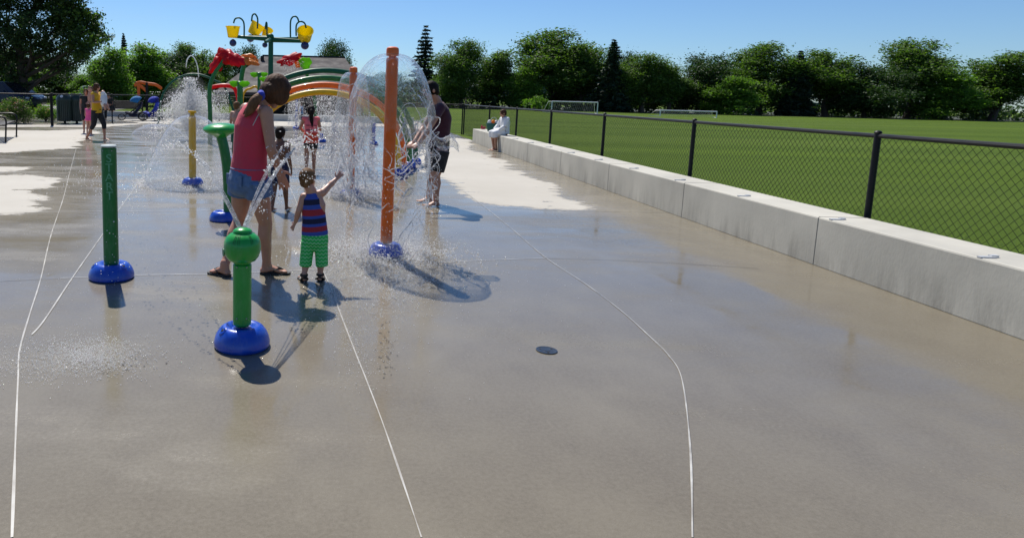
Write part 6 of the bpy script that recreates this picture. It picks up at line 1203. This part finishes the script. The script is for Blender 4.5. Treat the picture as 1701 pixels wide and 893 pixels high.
# ---- low dome at far left back
gg = G(262, 224); dome((gg.x, gg.y, 0), [(.02, .30), (.25, .34), (.50, .28), (.72, .15), (.84, .01)], 'low flat dome of water from a ground nozzle, behind and left of the yellow post', 'water_thin', amp=.004, seed=23, n=90)
# ---- jets from the globe head
def jet(p0, v0, T, r, lab=None, n=26, sp=.0, brk=.45):
    p0 = Vector(p0); v0 = Vector(v0); g_ = V(0, 0, -9.81); tb = T*brk; pts = [p0+v0*t+g_*(t*t/2) for t in np.linspace(0, tb, n)]; q = MB(); q.loft(pts, [r*(1-.4*i/n) for i in range(n)], 8); 
    m = 130; tt = tb*.6+(T-tb*.6)*rg.random(m)**1.2; P = np.array([[*(p0+v0*t+g_*(t*t/2))] for t in tt])+rg.normal(size=(m, 3))*(.005+.045*(tt/T)[:, None]**2); return q, P
wj = empty('jet_fan', WATER_SRC, 'thin curved water jets leaving the top of the green globe head', 'water jets')
allP = []
def aim(target_px, Y, T):
    tp = D(target_px[0], target_px[1], Y); d = tp-WATER_SRC; return V(d.x/T, d.y/T, d.z/T+9.81*T/2), T
def aim2(px, T):
    tp = G(*px); d = tp-WATER_SRC; return V(d.x/T, d.y/T, d.z/T+9.81*T/2), T
jets = []
for i in range(4):      # left fan: out past the mushroom, apex over the pad, falling near the START post
    T = .70+.02*i; jets.append((V(-.026+.007*i, 0, 0), aim2((236-18*i, 352+26*i), T)))
for i in range(5):      # right fan: rises steeply behind the toddler
    T = .70+.022*i; jets.append((V(.005*i, 0, 0), aim2((566+9*i, 345-9*i), T)))
for i in range(3):
    T = .70+.02*i; jets.append((V(.004*i, 0, 0), aim2((520+12*i, 330+4*i), T)))
for off, (v0, T) in jets:
    q, P = jet(WATER_SRC+off, v0, T, .0024, brk=.26); q.build('jet', M['water_rope'], parent=wj, fix=False); allP.append(P)
P = np.concatenate(allP); drops(P, .0028+.0070*rg.random(len(P))**2, tuple(WATER_SRC), 'large drops breaking from the arcs of the green globe sprayer')
# big drops between the woman's hand and the toddler's head, on the near side
pts = []
for (px, py, sx, sy, n, Y) in [(462, 270, 9, 26, 60, 4.95), (446, 318, 9, 16, 60, 4.8), (436, 345, 7, 12, 26, 4.6), (515, 292, 9, 9, 30, 5.0), (560, 300, 8, 8, 14, 5.0), (500, 262, 22, 12, 40, 7.0), (516, 266, 14, 5, 40, 11), (190, 420, 9, 30, 16, 4.85), (190, 462, 14, 14, 14, 4.8)]:
    for _ in range(n): pts.append(tuple(D(rg.normal()*sx+px, rg.normal()*sy+py, Y)))
pts = [p for p in pts if p[2] > .01]; drops(pts, .0022+.0042*rg.random(len(pts))**1.5, tuple(WATER_SRC), 'scattered big drops in the air around the woman and the toddler')
# ---- big fountain
fc = V(D(316, 206, 20.5).x, 20.5, 0); n = 13000; phi = rg.random(n)*6.283; t = rg.random(n); sp = 5.25+rg.normal(size=n)*.25; el = np.radians(88-40*rg.random(n)**.75); fl = 2*sp*np.sin(el)/9.81; tt = fl*(.06+.94*t)
P = np.stack([fc.x+sp*np.cos(el)*tt*np.cos(phi)*.47, fc.y+sp*np.cos(el)*tt*np.sin(phi)*.50, sp*np.sin(el)*tt-4.905*tt*tt], 1)+rg.normal(size=(n, 3))*.03; P = P[P[:, 2] > 0]
drops(P, .007+.013*rg.random(len(P))**2.5, tuple(fc), 'great burst of white spray thrown up by the big fountain behind the yellow post', name='fountain_spray')
n = 1800; z = 1.85*rg.random(n)**.8; P = np.stack([fc.x+rg.normal(size=n)*.035*(1+z), fc.y+rg.normal(size=n)*.05, z], 1); drops(P, .009+.010*rg.random(n), tuple(fc), 'upright core jet of the big fountain', name='fountain_jet')
# curtains below arches, flowers and buckets
def curtain(px0, px1, py0, py1, Y, n, r, label):
    x = px0+(px1-px0)*rg.random(n); y = py0+(py1-py0)*rg.random(n); P = np.array([[*D(a, b, Y+rg.normal()*.25)] for a, b in zip(x, y)]); P = P[P[:, 2] > 0]; return drops(P, r*(.5+.9*rg.random(len(P))**2), tuple(D((px0+px1)/2, py1, Y)), label, asp=(1, 1, 1.4))
curtain(486, 580, 150, 232, 13.4, 4200, .0050, 'curtain of falling drops under the right part of the rainbow arches')
curtain(525, 566, 152, 222, 17.0, 1500, .0085, 'denser falling water behind the rainbow arches')
curtain(340, 380, 150, 205, 21.0, 2200, .0075, 'falling spray right of the big fountain beneath the red flower')
curtain(470, 506, 100, 190, 19.5, 700, .006, 'thin spray dripping from the tilted red petal')
curtain(478, 500, 168, 208, 22, 900, .010, 'veil of spray from the far blue post')
q = MB(); q.tube(bez([D(309, 112, 27), D(311, 99, 27), D(317, 92.5, 27), D(323, 97, 27), D(328, 110, 27), D(330, 128, 27)], 24), .022, 8); tag(q.build('water_loop', M['water_rope'], origin=fc, fix=False), 'slender loop of water arching high above the big fountain', 'water jet')
# floor drops, tiny and white: they also stand in for wet-floor sparkle
def patch(px, py, sx, sy, n, label, r0=.0010, r1=.0020):
    P = []
    for _ in range(n):
        a, b = rg.normal()*sx+px, rg.normal()*sy+py
        if b > 250: p = G(a, b); P.append((p.x, p.y, .003+abs(rg.normal())*.006))
    drops(P, r0+r1*rg.random(len(P))**2, tuple(G(px, py)), label, asp=(1.2, 1.2, .8), name='floor_droplets')
patch(155, 592, 48, 16, 5200, 'glittering drops hopping on the wet floor at the lower left', .0010, .0026)
patch(60, 600, 40, 18, 1500, 'scattered drops on the wet floor at the lower left corner')
patch(590, 470, 55, 40, 3500, 'fine white drops, as sparkle, on the wet floor between the toddler and the tallest orange pole', .0012, .0028)
patch(650, 455, 55, 24, 6000, 'sparkling drops on the floor around the shadow of the water dome', .0014, .003)
patch(300, 300, 90, 14, 2200, 'spattered floor between the START post and the yellow post', .004, .006)
patch(480, 430, 210, 70, 5000, 'fine white drops, as sparkle, strewn over the wet floor of the pad', .0009, .0018)
patch(600, 560, 24, 34, 1000, 'dotted drops on the floor left of the drain')
patch(500, 300, 70, 20, 1600, 'spattered floor behind the toddler', .004, .006)
patch(560, 262, 60, 6, 1500, 'spattered floor behind the farther orange pole', .004, .006)
# damp spots: small dark marks bottom left and bottom centre
M['spot'] = mat('spot', (.045, .036, .028), .7)
q = MB()
for (px, py, sx, sy, n) in [(200, 606, 26, 10, 36), (640, 585, 9, 28, 60)]:
    for _ in range(n):
        p = G(rg.normal()*sx+px, min(640, rg.normal()*sy+py)); r = .0025+.004*rg.random(); q.lathe([(r, .0042), (r*.7, .0046), (0, .0047)], (p.x, p.y, 0), 8)
o = q.build('drip_spots', M['spot'], fix=False); tag(o, 'small dark drip marks on the floor at the bottom of the picture', None, None, 'stuff')

# fine mist hanging in the spray (soft volumes)
def mist(c, r, dens, label):
    m = bpy.data.materials.new('mist'); m.use_nodes = True; N, l, b = nodes_of(m); N.remove(b); v = N.new('ShaderNodeVolumePrincipled'); v.inputs['Color'].default_value = (.97, .98, 1, 1); v.inputs['Anisotropy'].default_value = .35
    t = N.new('ShaderNodeTexCoord'); n = N.new('ShaderNodeTexNoise'); n.inputs['Scale'].default_value = 2.6/max(r); n.inputs['Detail'].default_value = 4; l(t.outputs['Object'], n.inputs[0]); mp = N.new('ShaderNodeMapping'); mp.inputs['Scale'].default_value = tuple(1/x for x in r); l(t.outputs['Object'], mp.inputs[0])
    ln = N.new('ShaderNodeVectorMath'); ln.operation = 'LENGTH'; l(mp.outputs[0], ln.inputs[0]); f = N.new('ShaderNodeMapRange'); f.inputs[1].default_value = 1; f.inputs[2].default_value = .15; l(ln.outputs['Value'], f.inputs[0]); a = N.new('ShaderNodeMapRange'); a.inputs[1].default_value = .40; a.inputs[2].default_value = .68; l(n.outputs[0], a.inputs[0])
    k = N.new('ShaderNodeMath'); k.operation = 'MULTIPLY'; l(f.outputs[0], k.inputs[0]); l(a.outputs[0], k.inputs[1]); k2 = N.new('ShaderNodeMath'); k2.operation = 'MULTIPLY'; l(k.outputs[0], k2.inputs[0]); k2.inputs[1].default_value = dens; l(k2.outputs[0], v.inputs['Density']); l(v.outputs[0], N['Material Output'].inputs['Volume'])
    q = MB(); q.ell(c, r, 24, 14); o = q.build('mist', m, origin=c); tag(o, label, None, None, 'stuff')
mist((fc.x, fc.y, 1.0), (.85, .8, .95), 1.1, 'white mist inside the spray of the big fountain')
mist((c1.x, c1.y, .13), (.55, .5, .13), 2.6, 'thin white mist low around the base of the tallest orange pole')
mist((c2.x, c2.y, .2), (.5, .5, .2), 3.5, 'thin white mist low around the base of the farther orange pole')
